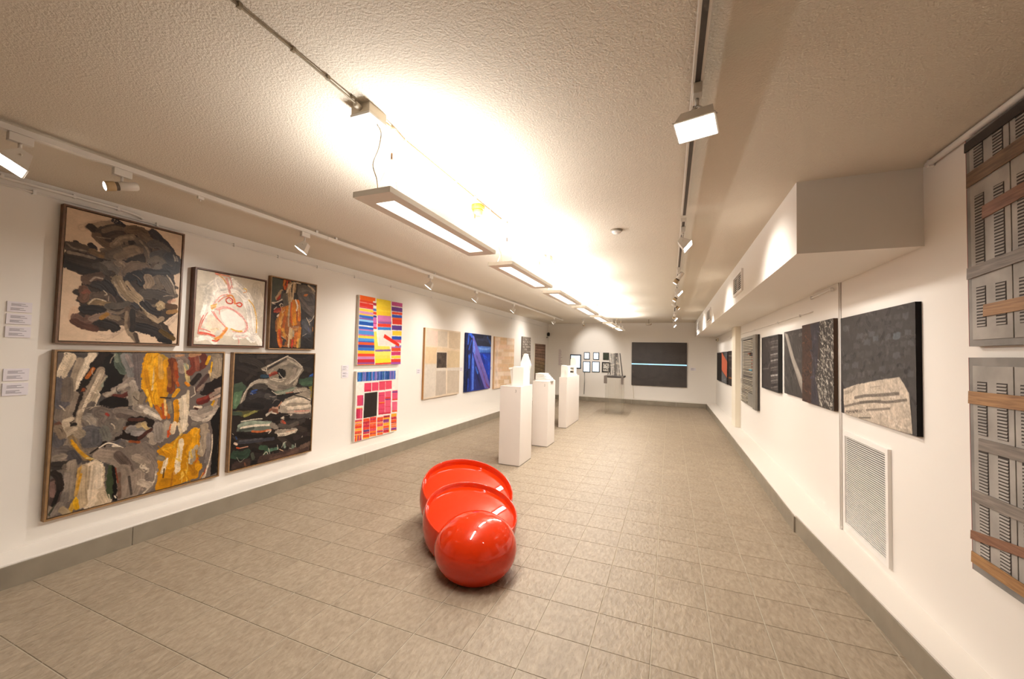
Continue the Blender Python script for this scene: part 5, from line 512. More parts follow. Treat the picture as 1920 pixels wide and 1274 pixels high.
# ---- wall labels
def card(label, side, a, z, w, h, rows, group, cat='wall label'):
    loc, rz = at_wall(side, a, z - h / 2)
    t = thing('wall_label', label, cat, loc, rz, group)
    MB().box(-w/2, w/2, -.006, -.0005, 0, h).obj('card', M_CARD, t)
    mb = MB()
    for k, (u0, u1, v) in enumerate(rows): mb.box(-w/2 + u0*w, -w/2 + u1*w, -.0066, -.006, h*(1 - v) - h*.022, h*(1 - v) + h*.022)
    mb.obj('printed_lines', M_INK, t)
ROWS = [(.16, .72, .2), (.16, .55, .29), (.16, .82, .38), (.14, .66, .62), (.14, .5, .71), (.14, .74, .8)]
lab = [('topmost white caption card left of the dark gestural painting', 1.272, 1.848, .116, .072), ('second white caption card from the top in the left stack', 1.272, 1.763, .116, .072), ('third white caption card, bottom of the upper left stack', 1.272, 1.672, .118, .076), ('fourth white caption card, upper of the pair beside the ochre painting', 1.277, 1.374, .118, .084), ('lowest white caption card left of the ochre painting', 1.277, 1.272, .118, .086)]
for txt, a, z, w, h in lab: card(txt, 'left', a, z, w, h, ROWS, 'caption cards at the left edge')
card('upper small caption card left of the striped canvas', 'left', 4.29, 1.345, .127, .075, ROWS, 'small caption cards on the left wall')
card('lower small caption card left of the striped canvas', 'left', 4.29, 1.253, .125, .09, ROWS, 'small caption cards on the left wall')
card('small caption card left of the beige block painting', 'left', 6.05, 1.24, .12, .085, ROWS, 'small caption cards on the left wall')
card('small caption card between the beige and blue paintings', 'left', 7.63, 1.235, .10, .085, ROWS, 'small caption cards on the left wall')
card('small caption card between the blue and sand-coloured paintings', 'left', 9.18, 1.22, .10, .085, ROWS, 'small caption cards on the left wall')
card('small caption card between the dark panel and the plank panel', 'left', 12.38, 1.24, .12, .12, ROWS, 'small caption cards on the left wall')
card('small caption card to the side of the black painting on the far wall', 'back', .705, 1.23, .16, .09, ROWS, None)
# vinyl text block on the far wall
t = thing('wall_text', 'faint violet block of vinyl wall text near the far left corner', 'wall text', (-3.77, YB, 1.2))
rnd = random.Random(8); vin = mat('violet_vinyl', 'c8b6b6', .6)
for k in range(13): MB().box(-.07, -.07 + .14 * (.5 + .5 * rnd.random()), -.004, -.001, .02 + k*.046, .045 + k*.046).obj('text_line', vin, t)

# ---- far wall: black painting with a glowing line
t = thing('black_painting', 'wide black canvas with one glowing pale blue horizontal line', 'painting', (-.352, YB, .62))
bk = mat('black_canvas', '3d342f', .5, bump=(90, .5, .004), var=(4, .15))
w, h = 1.745, 1.475
MB().box(-w/2, w/2, -.06, -.002, 0, .712, b=.003).obj('lower_canvas', bk, t); MB().box(-w/2, w/2, -.06, -.002, .748, h, b=.003).obj('upper_canvas', bk, t)
MB().box(-w/2 + .003, w/2 - .003, -.05, -.002, .69, .765).obj('light_strip', mat('blue_light_strip', '9fd8f0', .4, emit=((.38, .75, .95), 1.1)), t)
o = MB().tube([(-.83, -.012, -.005), (-.80, -.012, -.25), (-.79, -.012, -.46)], .006).obj('power_cable', M_CABLE, t)
# tablets
def tablet(name, label, x0, x1, z0, z1, rows, seed, tint=(.75, .9, 1)):
    w, h = x1 - x0, z1 - z0
    t = thing(name, label, 'tablet', ((x0 + x1) / 2, YB, z0), 0, 'lit screens on the far wall')
    MB().box(-w/2, w/2, -.03, -.002, 0, h, b=.012).obj('casing', mat('tablet_casing', '24303f', .35), t)  # bluish casing colour paints in the glow of the screen
    b = .028 if w < .3 else .04
    sc = MB().box(-w/2 + b, w/2 - b, -.0315, -.028, b, h - b).obj('screen', mat('lit_screen', 'ffffff', .3, emit=((.55, .80, 1.0), 1.05)), t)
    rnd = random.Random(seed)
    for k in range(rows):
        z = b + (h - 2*b) * (k + .5) / rows; q = rnd.random() * .5
        MB().box(-w/2 + b*1.3, -w/2 + b*1.3 + (w - 2.6*b) * (.4 + q), -.0325, -.031, z, z + .010).obj('text_line', mat('screen_ink', '4a6f96', .4), sc)
    MB().box(-w*.2, w*.2, -.0325, -.028, h - b*1.05, h - b*.55).obj('camera_bar', M_BLACK, t)
tablet('wall_screen', 'largest lit screen on the far wall, partly behind a white model', -3.40, -2.99, 1.11, 1.63, 7, 1)
tablet('wall_tablet', 'small lit tablet, upper row, next to the largest screen', -2.892, -2.68, 1.456, 1.718, 3, 2)
tablet('wall_tablet', 'small lit tablet, upper row, second along', -2.56, -2.345, 1.456, 1.72, 4, 3)
tablet('wall_tablet', 'lit tablet, lower row, with a cable hanging from it', -2.92, -2.655, .995, 1.387, 0, 4)
tablet('wall_tablet', 'lit tablet, lower row, beside the black framed picture', -2.593, -2.32, 1.007, 1.394, 6, 5)
tag(MB().tube([(-2.86, YB - .012, .99), (-2.855, YB - .014, .6), (-2.87, YB - .012, .2)], .009).obj('hanging_cable', mat('cable_dark', '3a302a', .5)), 'dark cable hanging from the lower lit tablet to the plinth', 'cable')
t = thing('green_picture', 'small dark green picture above the black framed one', 'picture', (-2.105, YB, 1.465))
MB().box(-.097, .097, -.03, -.002, 0, .245, b=.003).obj('canvas', mat('dark_green_paint', '27301a', .6, var=(20, .5)), t)
frame_mb(.204, .255, .012, -.002, -.034).obj('frame', M_GAP, t, (0, 0, -.005))
t = thing('framed_print', 'black framed print with a mottled grey and white image', 'picture', (-2.10, YB, 1.02))
frame_mb(.28, .362, .04, -.002, -.04).obj('frame', M_BLACK, t); MB().box(-.105, .105, -.02, -.002, .035, .33).obj('print', mat('print_paper', 'cfc8bd', .6), t)
mb = MB(); rnd = random.Random(5)
for k in range(16):
    x, z = -.09 + rnd.random() * .15, .06 + rnd.random() * .23; mb.box(x, x + .02 + .03*rnd.random(), -.0215, -.02, z, z + .012 + .02*rnd.random())
mb.obj('print_image', mat('print_ink', '4d463f', .6), t)
# small lamp in the far left corner
t = thing('corner_sensor', 'small dark swivel sensor with white lens in the far left corner', 'sensor', (XL, 14.02, 2.22))
MB().box(0, .05, -.03, .03, 0, .03, b=.004).obj('bracket', M_BLACK, t); MB().lathe([(.03, 0), (.05, .02), (.055, .10), (.03, .14), (0, .145)], 14, Matrix.Translation((.07, 0, .06))).obj('head', M_BLACK, t)
MB().lathe([(.028, 0), (.03, .03), (.012, .05), (0, .052)], 12, Matrix.Translation((.085, -.02, .015))).obj('lens', M_WHITE, t)

# ------------------------------------------------------------------ pedestals and white models
def pedestal(label, x0, x1, y0, y1, h, mark=None, rz=0):
    cx, cy = (x0 + x1) / 2, (y0 + y1) / 2; w, d = x1 - x0, y1 - y0
    t = thing('pedestal', label, 'pedestal', (cx, cy, 0), rz, 'white pedestals')
    MB().box(-w/2 + .003, w/2 - .003, -d/2 + .003, d/2 - .003, 0, .012).obj('base', mat('pedestal_shadow_gap', '8d8378', .7), t)
    MB().box(-w/2, w/2, -d/2, d/2, .012, h - .012, b=.002).obj('body', M_PED, t)
    MB().box(-w/2 - .001, w/2 + .001, -d/2 - .001, d/2 + .001, h - .012, h, b=.0015).obj('top', M_PED, t)
    if mark is not None:
        c = bpy.data.curves.new('number_mark', 'FONT'); c.body = mark; c.size = .055; c.extrude = .0006; c.align_x = 'CENTER'
        tmp = bpy.data.objects.new('number_mark', c); COL.objects.link(tmp); dg = bpy.context.evaluated_depsgraph_get()
        me = bpy.data.meshes.new_from_object(tmp.evaluated_get(dg)); bpy.data.objects.remove(tmp); me.materials.clear()
        o = link('number_mark', me, mat('pencil_mark', '9a8f84', .7), t, (w * .26, -d/2 - .0012, h - .085)); o.rotation_euler = (R(90), 0, 0)
    return t
pedestal('nearest white pedestal, carrying the tall model with a shelf', -2.287, -1.965, 5.28, 5.79, 1.132, '3')
pedestal('middle white pedestal, carrying the layered model', -2.234, -1.95, 6.60, 7.04, 1.132, '2')
pedestal('farthest white pedestal, long and narrow, carrying two small models', -2.26, -2.085, 8.47, 9.73, 1.11)
# model with shelf and fin
t = thing('tower_model', 'white plaster tower model with a cantilevered shelf and tall fin', 'sculpture', (-2.10, 5.5, 1.132), 0, 'white plaster models')
MB().box(-.04, .135, -.12, .10, 0, .28, b=.004).obj('block', M_PLASTER, t)
MB().box(-.105, .03, -.112, .08, .235, .262, b=.003).obj('shelf', M_PLASTER, t)
MB().prism([(-.06, 0), (.0, 0), (.0, .23), (-.085, .23)], -.10, .06, 'y').obj('bracket', M_PLASTER, t)
MB().prism([(.0, 0), (.125, 0), (.125, .16), (.128, .22), (.148, .30), (.115, .39), (.088, .47), (.055, .475), (.03, .42), (.0, .33)], .10, .18, 'y').obj('fin', M_PLASTER, t)
# layered model
t = thing('layered_model', 'white plaster model of stacked slabs with rounded ends', 'sculpture', (-2.10, 6.82, 1.132), 0, 'white plaster models')
for k in range(5):
    w = .30 - .028 * k; pl = [(-.115, -.14), (-.115 + w * .72, -.14)] + [(-.115 + w * .72 + w * .28 * math.sin(a), .0 - .14 * math.cos(a)) for a in (.5, .95, 1.4, 1.75, 2.2, 2.65)] + [(-.115 + w * .72, .14), (-.115, .14)]
    MB().prism(pl, k * .027 + .001, k * .027 + .0225, 'z').obj('slab', M_PLASTER, t)
    if k < 4: MB().box(-.09, -.115 + w * .6, -.10, .10, k * .027 + .018, k * .027 + .030).obj('spacer', M_PLASTER, t)
# two models on the far pedestal
t = thing('block_model', 'small white upright block model at the front of the far pedestal', 'sculpture', (-2.17, 8.66, 1.11), 0, 'white plaster models')
MB().prism([(-.075, 0), (.085, 0), (.08, .245), (-.07, .26)], -.11, .11, 'y').obj('block', M_PLASTER, t)
MB().prism([(.0, .005), (.07, .005), (.055, .10), (.03, .17)], -.118, -.11, 'y').obj('recess_shade_panel', mat('plaster_painted_shade', 'e4ddd2', .7), t)  # raised panel in darker plaster, painting in the shade of a recess
t = thing('stepped_model', 'white stepped chair-like model with an arched back on the far pedestal', 'sculpture', (-2.17, 9.35, 1.11), 0, 'white plaster models')
arch = [(-.075, .02)] + [(-.075, .30)] + [(-.005 + .07 * math.cos(a), .36 + .085 * math.sin(a)) for a in (2.9, 2.4, 1.9, 1.4, .9, .4, .1)] + [(.065, .02)]
MB().prism(arch, .08, .14, 'y').obj('back', M_PLASTER, t)
MB().box(-.085, .085, -.15, .15, 0, .04, b=.003).obj('base', M_PLASTER, t)
for k in range(3): MB().box(-.075, .075, -.12 + .06*k, .10, .04 + .075*k, .07 + .075*k, b=.003).obj('step', M_PLASTER, t)
for sx in (-.07, .055): MB().box(sx, sx + .015, -.12, .12, .03, .24, b=.002).obj('side_wall', M_PLASTER, t)

# ---- clear plinth with a fan of striped rods
def acrylic_extra(nt, p):
    N = nt.nodes; K = nt.links; tr = N.new('ShaderNodeBsdfTransparent'); tr.inputs[0].default_value = (.97, .97, .96, 1); gl = N.new('ShaderNodeBsdfGlossy'); gl.inputs['Roughness'].default_value = .03
    mx = N.new('ShaderNodeMixShader'); mx.inputs[0].default_value = .05; K.new(tr.outputs[0], mx.inputs[1]); K.new(gl.outputs[0], mx.inputs[2])
    K.new(mx.outputs[0], N['Material Output'].inputs['Surface'])
acry = mat('clear_acrylic', 'ffffff', .02, extra=acrylic_extra)
x0, x1, y0, y1, ht = -1.66, -1.21, 11.15, 11.75, 1.0
t = thing('acrylic_plinth', 'clear acrylic plinth under the fan of striped rods', 'pedestal', ((x0 + x1)/2, (y0 + y1)/2, 0))
w, d = x1 - x0, y1 - y0
for nm, b in (('front_pane', (-w/2, w/2, -d/2, -d/2 + .012)), ('rear_pane', (-w/2, w/2, d/2 - .012, d/2)), ('side_pane', (-w/2, -w/2 + .012, -d/2 + .013, d/2 - .013)), ('side_pane', (w/2 - .012, w/2, -d/2 + .013, d/2 - .013))):
    MB().box(*b, 0, ht).obj(nm, acry, t)
t = thing('rod_sculpture', 'fan of black and white striped rods on a dark tray', 'sculpture', (-1.435, 11.45, ht), 0)
dk = mat('dark_tray', '3a332e', .3); MB().box(-.262, .262, -.31, .31, .001, .05, b=.003).obj('tray', dk, t)
MB().box(-.262, -.175, -.316, -.302, -.16, .05).obj('tray_refraction', mat('refraction_flap', '6a6058', .3), t); MB().box(.20, .262, -.316, -.302, -.17, .05).obj('tray_refraction', mat('refraction_flap', '6a6058', .3), t)  # added dark flaps stand in for the tray refracted through the acrylic
def band_extra(nt, p):
    N = nt.nodes; K = nt.links; tc = N.new('ShaderNodeTexCoord'); n = N.new('ShaderNodeTexNoise'); mp = N.new('ShaderNodeMapping'); mp.inputs['Scale'].default_value = (8, 8, 22); K.new(tc.outputs['Object'], mp.inputs['Vector']); K.new(mp.outputs[0], n.inputs['Vector']); n.inputs['Scale'].default_value = 1
    cr = N.new('ShaderNodeValToRGB'); cr.color_ramp.interpolation = 'CONSTANT'; cr.color_ramp.elements[0].color = (*L3('352c26'), 1); cr.color_ramp.elements[1].color = (*L3('a89c8c'), 1); cr.color_ramp.elements[1].position = .56; K.new(n.outputs['Fac'], cr.inputs['Fac']); K.new(cr.outputs['Color'], p.inputs['Base Color'])
rodm = mat('banded_rod', '2a221d', .5, extra=band_extra)
bx = [-.20, -.13, -.075, -.03, .005, .04, .08, .13, .205]; tx = [-.125, -.095, -.055, -.03, .0, .03, .05, .07, .125]; wd = [.012, .018, .014, .014, .026, .02, .014, .014, .024]
for b, tt, ww in zip(bx, tx, wd):
    mb = MB(); mb.prism([(b - ww/2, .05), (b + ww/2, .05), (tt + ww/2, .685), (tt - ww/2, .685)], -.02, .02, 'y'); mb.obj('rod', dk if ww > .022 else rodm, t)

# ------------------------------------------------------------------ red sculpture
t = thing('red_sculpture', 'glossy red sculpture of two tilted dishes and a ball on the floor', 'sculpture', (-1.5, 2.97, 0))
org = Vector((-1.5, 2.97, 0))
def dish(rc, rr, el, back, rec, sag, lean=.42):
    rc = Vector(rc); n2 = Vector((-rc.x, -rc.y, 0)).normalized(); n2 = (n2 + Vector((-n2.y, n2.x, 0)) * lean).normalized(); n = n2 * math.cos(R(el)) + Vector((0, 0, 1)) * math.sin(R(el))
    Mx = Matrix.Translation(rc - org) @ n.to_track_quat('Z', 'Y').to_matrix().to_4x4()
    rs = math.hypot(rr, back); prof = []
    a1 = math.atan2(rr, back)
    for k in range(40): a = math.pi - (math.pi - a1) * k / 39; prof.append((rs * math.sin(a), -back + rs * math.cos(a)))
    prof[0] = (0, prof[0][1])
    prof += [(rr - .002, .003), (rr - .006, .004), (rr - .010, .002), (rr - .016, -rec * .5), (rr - .026, -rec)]
    mb = MB(); mb.lathe(prof, 96, Mx); mb.v = [(v[0], v[1], max(v[2], .0015)) for v in mb.v]
    mb.f.pop(); mb.sm.pop()
    o = mb.obj('dish', M_RED, t)
    ri = rr - .025; pr = [(ri * (1 - k / 24), -rec + sag * (1 - (1 - k / 24) ** 2)) for k in range(24)] + [(0, -rec + sag)]
    mb = MB(); mb.lathe(pr, 96, Mx); mb.f = [f for f in mb.f if len(f) <= 4]; mb.sm = mb.sm[:len(mb.f)]
    mb.v = [(v[0], v[1], max(v[2], .002)) for v in mb.v]; mb.obj('disc', M_RED, o)
dish((-1.712, 3.27, .365), .418, 68, .09, .050, .030)
dish((-1.510, 2.957, .300), .380, 72, .09, .036, .030)
pr = [(.30 * math.sin(a), .24 * math.cos(a)) for a in [k / 60 * math.pi for k in range(61)]]; pr[0] = (0, .24); pr[-1] = (0, -.24)
mb = MB(); mb.lathe(pr, 96, Matrix.Translation(Vector((-1.308, 2.64, .18)) - org)); mb.v = [(v[0], v[1], max(v[2], .0015)) for v in mb.v]; mb.obj('ball', M_RED, t)

# ------------------------------------------------------------------ pendant lamps
LX, LZ, LW, LLEN = -1.345, 2.352, .226, 1.215
lamp_names = ['nearest suspended light panel with a curly flex, first in the row', 'second suspended light panel in the row', 'third suspended light panel in the row', 'fourth suspended light panel in the row', 'fifth suspended light panel in the row', 'sixth suspended light panel in the row', 'seventh, farthest suspended light panel in the row']
def area(name, parent, loc, rot, sx, sy, watts, col):
    l = bpy.data.lights.new(name, 'AREA'); l.shape = 'RECTANGLE'; l.size = sx; l.size_y = sy; l.energy = watts; l.color = col
    o = bpy.data.objects.new(name, l); COL.objects.link(o); o.location = loc; o.rotation_euler = rot; o.parent = parent; return o
for k in range(7):
    y0 = 1.48 + 1.555 * k
    t = thing('pendant_lamp', lamp_names[k], 'lamp', (LX, y0 + LLEN / 2, LZ), 0, 'row of suspended light panels')
    w, l = LW, LLEN; f = .055; hb = .028
    mb = MB()
    mb.box(-w/2, -w/2 + f, -l/2, l/2, 0, hb); mb.box(w/2 - f, w/2, -l/2, l/2, 0, hb); mb.box(-w/2 + f, w/2 - f, -l/2, -l/2 + .10, 0, hb); mb.box(-w/2 + f, w/2 - f, l/2 - .10, l/2, 0, hb)
    mb.obj('housing', M_LAMPB, t)
    MB().box(-w/2 + f + .001, w/2 - f - .001, -l/2 + .101, l/2 - .101, .006, .012).obj('diffuser', M_DIFF, t)
    MB().box(-w/2 + f + .001, w/2 - f - .001, -l/2 + .101, l/2 - .101, .020, .026).obj('upper_diffuser', M_DIFF, t)
    area('down_light', t, (0, 0, -.004), (0, 0, 0), w - 2*f, l - .2, W_LAMP_DOWN, C_LAMP)
    area('up_light', t, (0, 0, hb + .006), (R(180), 0, 0), w - 2*f, l - .2, W_LAMP_UP, C_LAMP)
    for sy in (-1, 1):
        mb = MB()
        for sx in (-1, 1): mb.tube([(sx * .08, sy * (l/2 - .10), hb), (0, sy * (l/2 - .14), ZC - LZ - .16)], .0011, 5)
        mb.tube([(0, sy * (l/2 - .14), ZC - LZ - .16), (0, sy * (l/2 - .14), ZC - LZ)], .0011, 5); mb.obj('suspension_wire', M_STEEL, t)
        MB().lathe([(.004, 0), (.005, .005), (.005, .03), (.004, .035)], 8, Matrix.Translation((0, sy * (l/2 - .14), ZC - LZ - .175))).obj('wire_gripper', mat('bronze_gripper', '8a6a48', .4, metal=.6), t)
        MB().lathe([(.012, 0), (.012, .012), (.006, .02)], 10, Matrix.Translation((0, sy * (l/2 - .14), ZC - LZ - .021))).obj('ceiling_fixing', M_CABLE, t)
    if k in (0, 1):
        cp = [(.0, -l/2 + .05, hb), (-.012, -l/2 + .05, .10), (-.03, -l/2 + .04, .17), (.01, -l/2 + .03, .24), (.03, -l/2 + .02, .31), (.0, -l/2 + .02, ZC - LZ - .05)]
        MB().tube(smooth_curve(cp, 6), .0035, 6).obj('flex', M_CABLE, t)
# junction boxes and ceiling cable
def jbox(label, y):
    t = thing('junction_box', label, 'junction box', (LX - .02, y, ZC), 0, 'ceiling junction boxes')
    MB().box(-.055, .055, -.06, .06, -.045, 0, b=.003).obj('box', M_CABLE, t); MB().box(-.058, .058, -.063, .063, -.058, -.045, b=.003).obj('cover', M_WHITE, t)
    MB().lathe([(.014, 0), (.014, .03), (.010, .035)], 10, Matrix.Translation((0, -.06, -.022)) @ Matrix.Rotation(R(90), 4, 'X')).obj('gland', M_CABLE, t)
jbox('beige junction box on the ceiling above the nearest light panel', 1.47)
jbox('white junction box on the ceiling above the second light panel', 4.45)
t = thing('ceiling_cable', 'clipped cable running along the ceiling towards the junction box', 'cable', (LX - .015, .5, ZC))
pts = [(0, -3.0 + .35 * k, -.010 - .004 * (k % 2)) for k in range(11)] + [(.0, .86, -.02), (0, .9, -.022)]
MB().tube(smooth_curve(pts, 3), .0045, 8).obj('cable', M_CABLEG, t)
for y in (-.9, -.3, .05, .345, .55, .715, .855): MB().box(-.008, .008, -.008, .008, -.018, 0, b=.002).obj('cable_clip', M_CABLEG, t, (0, y, 0))
t = thing('lamp_feed_cable', 'thin beige feed cable on the ceiling above the light panels', 'cable', (LX - .015, 1.54, ZC))
MB().tube([(.03, 0, -.02), (.02, .1, -.012), (0, .2, -.006), (0, 1.2, -.006), (.0, 1.53, -.008)], .004, 6).obj('cable', M_CABLEC, t)
for y in (.2, .75, 1.3, 1.53): MB().box(-.008, .008, -.008, .008, -.014, 0).obj('cable_clip', M_CABLE, t, (0, y, 0))
# yellow alarm sounder, smoke detector, sprinkler
t = thing('alarm_sounder', 'small yellow alarm sounder hanging from the ceiling', 'alarm', (LX - .07, 2.74, ZC))
MB().lathe([(.05, -.035), (.052, -.03), (.052, 0)], 20).obj('base', M_YELLOW, t); MB().lathe([(.0, -.085), (.028, -.083), (.037, -.07), (.038, -.037), (.03, -.035)], 20).obj('beacon', mat('pale_amber', 'efc878', .3), t); MB().lathe([(.04, -.037), (.044, -.045), (.04, -.052)], 20).obj('collar', M_YELLOW, t)
t = thing('smoke_detector', 'small round smoke detector alone on the ceiling', 'detector', (-.467, 3.69, ZC))
MB().lathe([(.055, -.008), (.055, 0)], 20).obj('base', M_CABLEG, t); MB().lathe([(0, -.035), (.03, -.033), (.042, -.02), (.042, -.009)], 20).obj('chamber', M_WHITE, t)
t = thing('smoke_detector', 'second round detector hanging near the far wall on a short stem', 'detector', (-.62, 12.9, ZC))
MB().lathe([(.012, -.12), (.012, 0)], 8).obj('stem', M_CABLEG, t); MB().lathe([(0, -.19), (.06, -.185), (.09, -.16), (.09, -.13), (.03, -.12)], 16).obj('chamber', mat('detector_grey', 'a89c8c', .5), t)

# ------------------------------------------------------------------ lighting tracks and spotlights
def track(label, x, secs, slot):
    t = thing('lighting_track', label, 'lighting track', (x, secs[0][0], ZC), 0)
    for a, b in secs:
        s = MB().box(-.021, .021, a - secs[0][0], b - secs[0][0], -.058, -.026, b=.002).obj('rail', M_TRACKW, t)
        MB().box(-.010, .010, a - secs[0][0] + .004, b - secs[0][0] - .004, -.0590, -.0575).obj('slot', slot, s)
        n = max(2, int((b - a) / 1.2))
        for k in range(n):
            y = a - secs[0][0] + .12 + (b - a - .24) * k / (n - 1); MB().box(-.008, .008, y - .012, y + .012, -.026, 0).obj('standoff', M_TRACKW, t)
track('long white lighting track along the left side of the ceiling', -3.23, [(-1.5, 2.95), (2.953, 6.9), (6.903, 12.4)], M_TRACKW)
track('long lighting track with a dark slot along the right side of the ceiling', .095, [(-1.2, 3.3), (3.45, 5.2), (5.35, 9.0), (9.1, 13.2)], M_TRACKD)
def spot_light(parent, loc, d, watts, cone, blend, col, rad):
    l = bpy.data.lights.new('spot_beam', 'SPOT'); l.energy = watts; l.spot_size = R(cone); l.spot_blend = blend; l.color = col; l.shadow_soft_size = rad
    o = bpy.data.objects.new('spot_beam', l); COL.objects.link(o); o.parent = parent; o.location = loc; o.rotation_euler = Vector(d).to_track_quat('-Z', 'Y').to_euler()
def adapter(t, drop):
    MB().box(-.017, .017, -.045, .045, -.045, .0, b=.003).obj('adapter', M_TRACKW, t)
    MB().lathe([(.008, -drop), (.008, -.045)], 10).obj('stem', M_TRACKW, t)
def flood(label, x, y, aim, watts=None, on=True, size=1.0, group='rectangular flood spotlights'):
    """wedge-shaped flood head with a rectangular glass, aimed along `aim`"""
    z = ZC - .058; t = thing('flood_spotlight', label, 'spotlight', (x, y, z), 0, group); adapter(t, .075)
    d = Vector(aim).normalized(); side = d.cross(Vector((0, 0, 1))).normalized(); up = side.cross(d)
    c = Vector((0, 0, -.13)); Mx = Matrix.Translation(c) @ Matrix((side, up, d)).transposed().to_4x4()
    a, b = .068 * size, .046 * size
    fr = [(-a, -b, .05), (a, -b, .05), (a, b, .05), (-a, b, .05)]; bk = [(-a*.8, -b*.45, -.035), (a*.8, -b*.45, -.035), (a*.8, b*.45, -.035), (-a*.8, b*.45, -.035)]
    mb = MB(); vs = [Mx @ Vector(p) for p in fr + bk]; mb.add(vs, [(7, 6, 5, 4)] + [(i, (i + 1) % 4, (i + 1) % 4 + 4, i + 4) for i in range(4)]); mb.obj('head', M_TRACKW, t)
    mb = MB(); e = .004
    mb.box(-a - e, a + e, -b - e, b + e, .048, .053, Mx); mb.obj('bezel', M_TRACKW, t)
    MB().box(-a + .003, a - .003, -b + .003, b - .003, .0525, .0545, Mx).obj('glass', M_GLASSLIT if on else mat('unlit_glass', 'b0a698', .2), t)
    mb = MB()
    for s in (-1, 1):
        p = [Mx @ Vector((s * (a * .9 + .008), 0, 0)), Mx @ Vector((s * (a * .9 + .008), 0, 0)) * .45 + Vector((0, 0, -.075)) * .55, Vector((0, 0, -.07))]; mb.tube(p, .004, 6)
    mb.obj('yoke', M_TRACKW, t)
    if on: spot_light(t, Mx @ Vector((0, 0, .062)), d, watts or W_FLOOD, 118, .9, C_SPOT, .035)
def barrel(label, x, y, aim, watts=None, group='round barrel spotlights', canopy=False):
    z = ZC - .058; t = thing('barrel_spotlight', label, 'spotlight', (x, y, z), 0, group); adapter(t, .075)
    d = Vector(aim).normalized(); c = Vector((0, 0, -.105)); Mx = Matrix.Translation(c) @ d.to_track_quat('Z', 'Y').to_matrix().to_4x4()
    if canopy: MB().lathe([(.05, .045), (.05, .057), (.012, .058), (.012, -.005)][::-1], 16).obj('canopy', M_TRACKW, t)
    MB().lathe([(0, -.085), (.02, -.082), (.027, -.072), (.028, .012), (.026, .014)], 20, Mx).obj('body', M_TRACKW, t)
    MB().lathe([(.026, .012), (.0265, .030), (.026, .032)], 20, Mx).obj('vent_ring', mat('vent_ring_dark', '5a4a38', .5), t)
    MB().lathe([(.028, .030), (.030, .034), (.031, .075), (.029, .078)], 20, Mx).obj('collar', M_BRASS, t)
    MB().lathe([(0, .083), (.02, .081), (.0275, .077)], 20, Mx).obj('bulb_face', M_BULBLIT, t)
    spot_light(t, Mx @ Vector((0, 0, .088)), d, watts or W_SPOT, 62, .7, C_SPOT, .025)
XT = -3.23
flood('flood spotlight at the left picture edge, first on the left track', XT, .93, (-.10, -.50, -.86), 28, size=1.25)
barrel('barrel spotlight in front of the dark gestural painting, left track', XT, 1.352, (-.20, -.93, -.32), 16)
flood('flood spotlight above the orange face painting, left track', XT, 2.70, (-.45, -.35, -.82))
flood('flood spotlight before the striped canvas, left track', XT, 4.82, (-.55, -.25, -.80))
flood('flood spotlight above the beige block painting, left track', XT, 6.27, (-.60, -.20, -.76))
flood('flood spotlight above the blue painting, left track', XT, 8.1, (-.62, -.15, -.75))
flood('last flood spotlight near the far end of the left track', XT, 11.4, (-.75, -.1, -.6))
t = thing('track_plug', 'small bare adapter plug on the left track between two spotlights', 'track plug', (XT, 1.80, ZC - .058)); MB().box(-.01, .01, -.02, .02, -.02, 0, b=.002).obj('plug', M_TRACKW, t); MB().lathe([(.004, -.035), (.004, -.018)], 8).obj('pin', M_TRACKW, t)
XT = .095
flood('nearest blazing flood spotlight on the right track', XT, 1.74, (-.09, -.36, -.93), 34, size=1.1)
flood('second flood spotlight on the right track, tilted over the wall', XT, 3.62, (.75, -.06, -.66))
barrel('first barrel spotlight on the right track, facing down', XT, 5.35, (-.55, .1, -.8))
flood('third flood spotlight on the right track', XT, 6.25, (.72, -.05, -.68))
barrel('second barrel spotlight on the right track', XT, 7.0, (-.5, .1, -.85))
barrel('third barrel spotlight on the right track, turned to the wall', XT, 8.3, (.75, .15, -.6))
barrel('fourth barrel spotlight on the right track', XT, 10.2, (-.25, .75, -.5), 80)
flood('fourth flood spotlight on the right track', XT, 10.6, (.75, -.1, -.6))
flood('last flood spotlight at the far end of the right track', XT, 12.8, (.7, -.1, -.6))
barrel('single barrel spotlight on the ceiling close to the far wall', -2.6, 12.6, (.05, .9, -.42), 75, canopy=True)

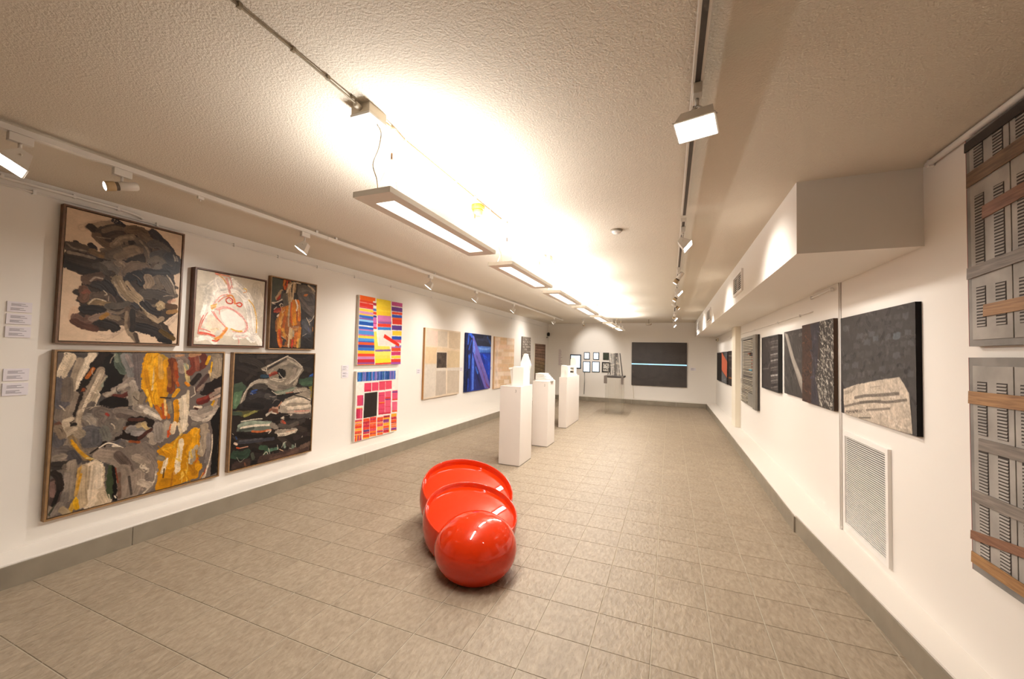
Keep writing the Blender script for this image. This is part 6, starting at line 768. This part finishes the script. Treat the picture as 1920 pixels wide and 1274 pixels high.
# ------------------------------------------------------------------ pipes and picture rails on the walls
def pipe(name, label, cat, pts, r, clips, m=M_WHITE, cs=.02, face='x', parent_loc=(0, 0, 0), sgn=1):
    t = thing(name, label, cat, pts[0])
    o = Vector(pts[0]); MB().tube([Vector(p) - o for p in pts], r, 8).obj('tube', m, t)
    for c in clips:
        c = Vector(c) - o; MB().box(-cs * .6, cs * .6, -cs * .5, cs * .5, -cs * .9, cs * .9, b=.002).obj('clip', m, t, c)
    return t
x = XL + .018
pipe('conduit_pipe', 'white conduit pipe in the corner of left wall and ceiling, bending down', 'pipe', [(x, -2, 2.742), (x, 1.72, 2.722)] + [tuple(p) for p in smooth_curve([(x, 1.78, 2.72), (x, 1.86, 2.712), (x, 1.91, 2.70), (x, 1.925, 2.686)], 5)], .011, [(x, .75, 2.735), (x, 1.15, 2.73), (x, 1.50, 2.725), (x, 1.76, 2.72)], cs=.017)
x = XL + .012
pipe('picture_rail', 'thin white hanging rail along the top of the left wall', 'picture rail', [(x, -2, 2.69), (x, 2.4, 2.672), (x, 13.4, 2.60)], .006, [(x, 1.30, 2.677), (x, 2.03, 2.674), (x, 2.7, 2.67), (x, 3.2, 2.667), (x, 3.75, 2.663), (x, 4.4, 2.659), (x, 5.2, 2.654), (x, 6.4, 2.646), (x, 8.2, 2.634), (x, 10.5, 2.619)], cs=.018)
x = XR - .022
pipe('conduit_pipe', 'white conduit pipe above the upper shutter panel', 'pipe', [(x, -1.5, 2.735), (x, 2.95, 2.742)], .016, [(x + .004, 2.93, 2.742), (x + .004, 2.25, 2.741), (x + .004, 1.4, 2.74)], cs=.022)
x = XR - .045
pipe('conduit_pipe', 'short white pipe across the pilaster beneath the duct', 'pipe', [(x, 4.30, 2.245), (x, 4.95, 2.243)], .007, [(x, 4.34, 2.245), (x, 4.88, 2.243)], cs=.02)
x = XR - .012
pipe('picture_rail', 'thin white hanging rail along the right wall beneath the duct', 'picture rail', [(x, 4.93, 2.11), (x, 9.5, 2.12)], .005, [(x, 5.4, 2.11), (x, 6.4, 2.113), (x, 8.0, 2.117)], cs=.016)
pipe('conduit_pipe', 'thin vertical white pipe down the edge of the pilaster', 'pipe', [(XR - .006, 4.262, BZ), (XR - .006, 4.262, KH + .002)], .005, [(XR - .007, 4.262, KH + .02)], cs=.010)
x = XR - .012
pipe('picture_rail', 'thin white hanging rail on the right wall past the column', 'picture rail', [(x, 10.06, 2.12), (x, 14.1, 2.13)], .005, [(x, 11, 2.122), (x, 13, 2.127)], cs=.016)
t = thing('wall_sensor', 'small beige sensor under the duct in the far right corner', 'sensor', (XR, 13.6, 2.12)); MB().box(-.06, 0, -.04, .04, 0, .11, b=.008).obj('casing', M_CABLE, t); MB().lathe([(.02, 0), (.015, .02), (0, .024)], 12, Matrix.Translation((-.06, 0, .05)) @ Matrix.Rotation(R(-90), 4, 'Y')).obj('lens', M_BLACK, t)
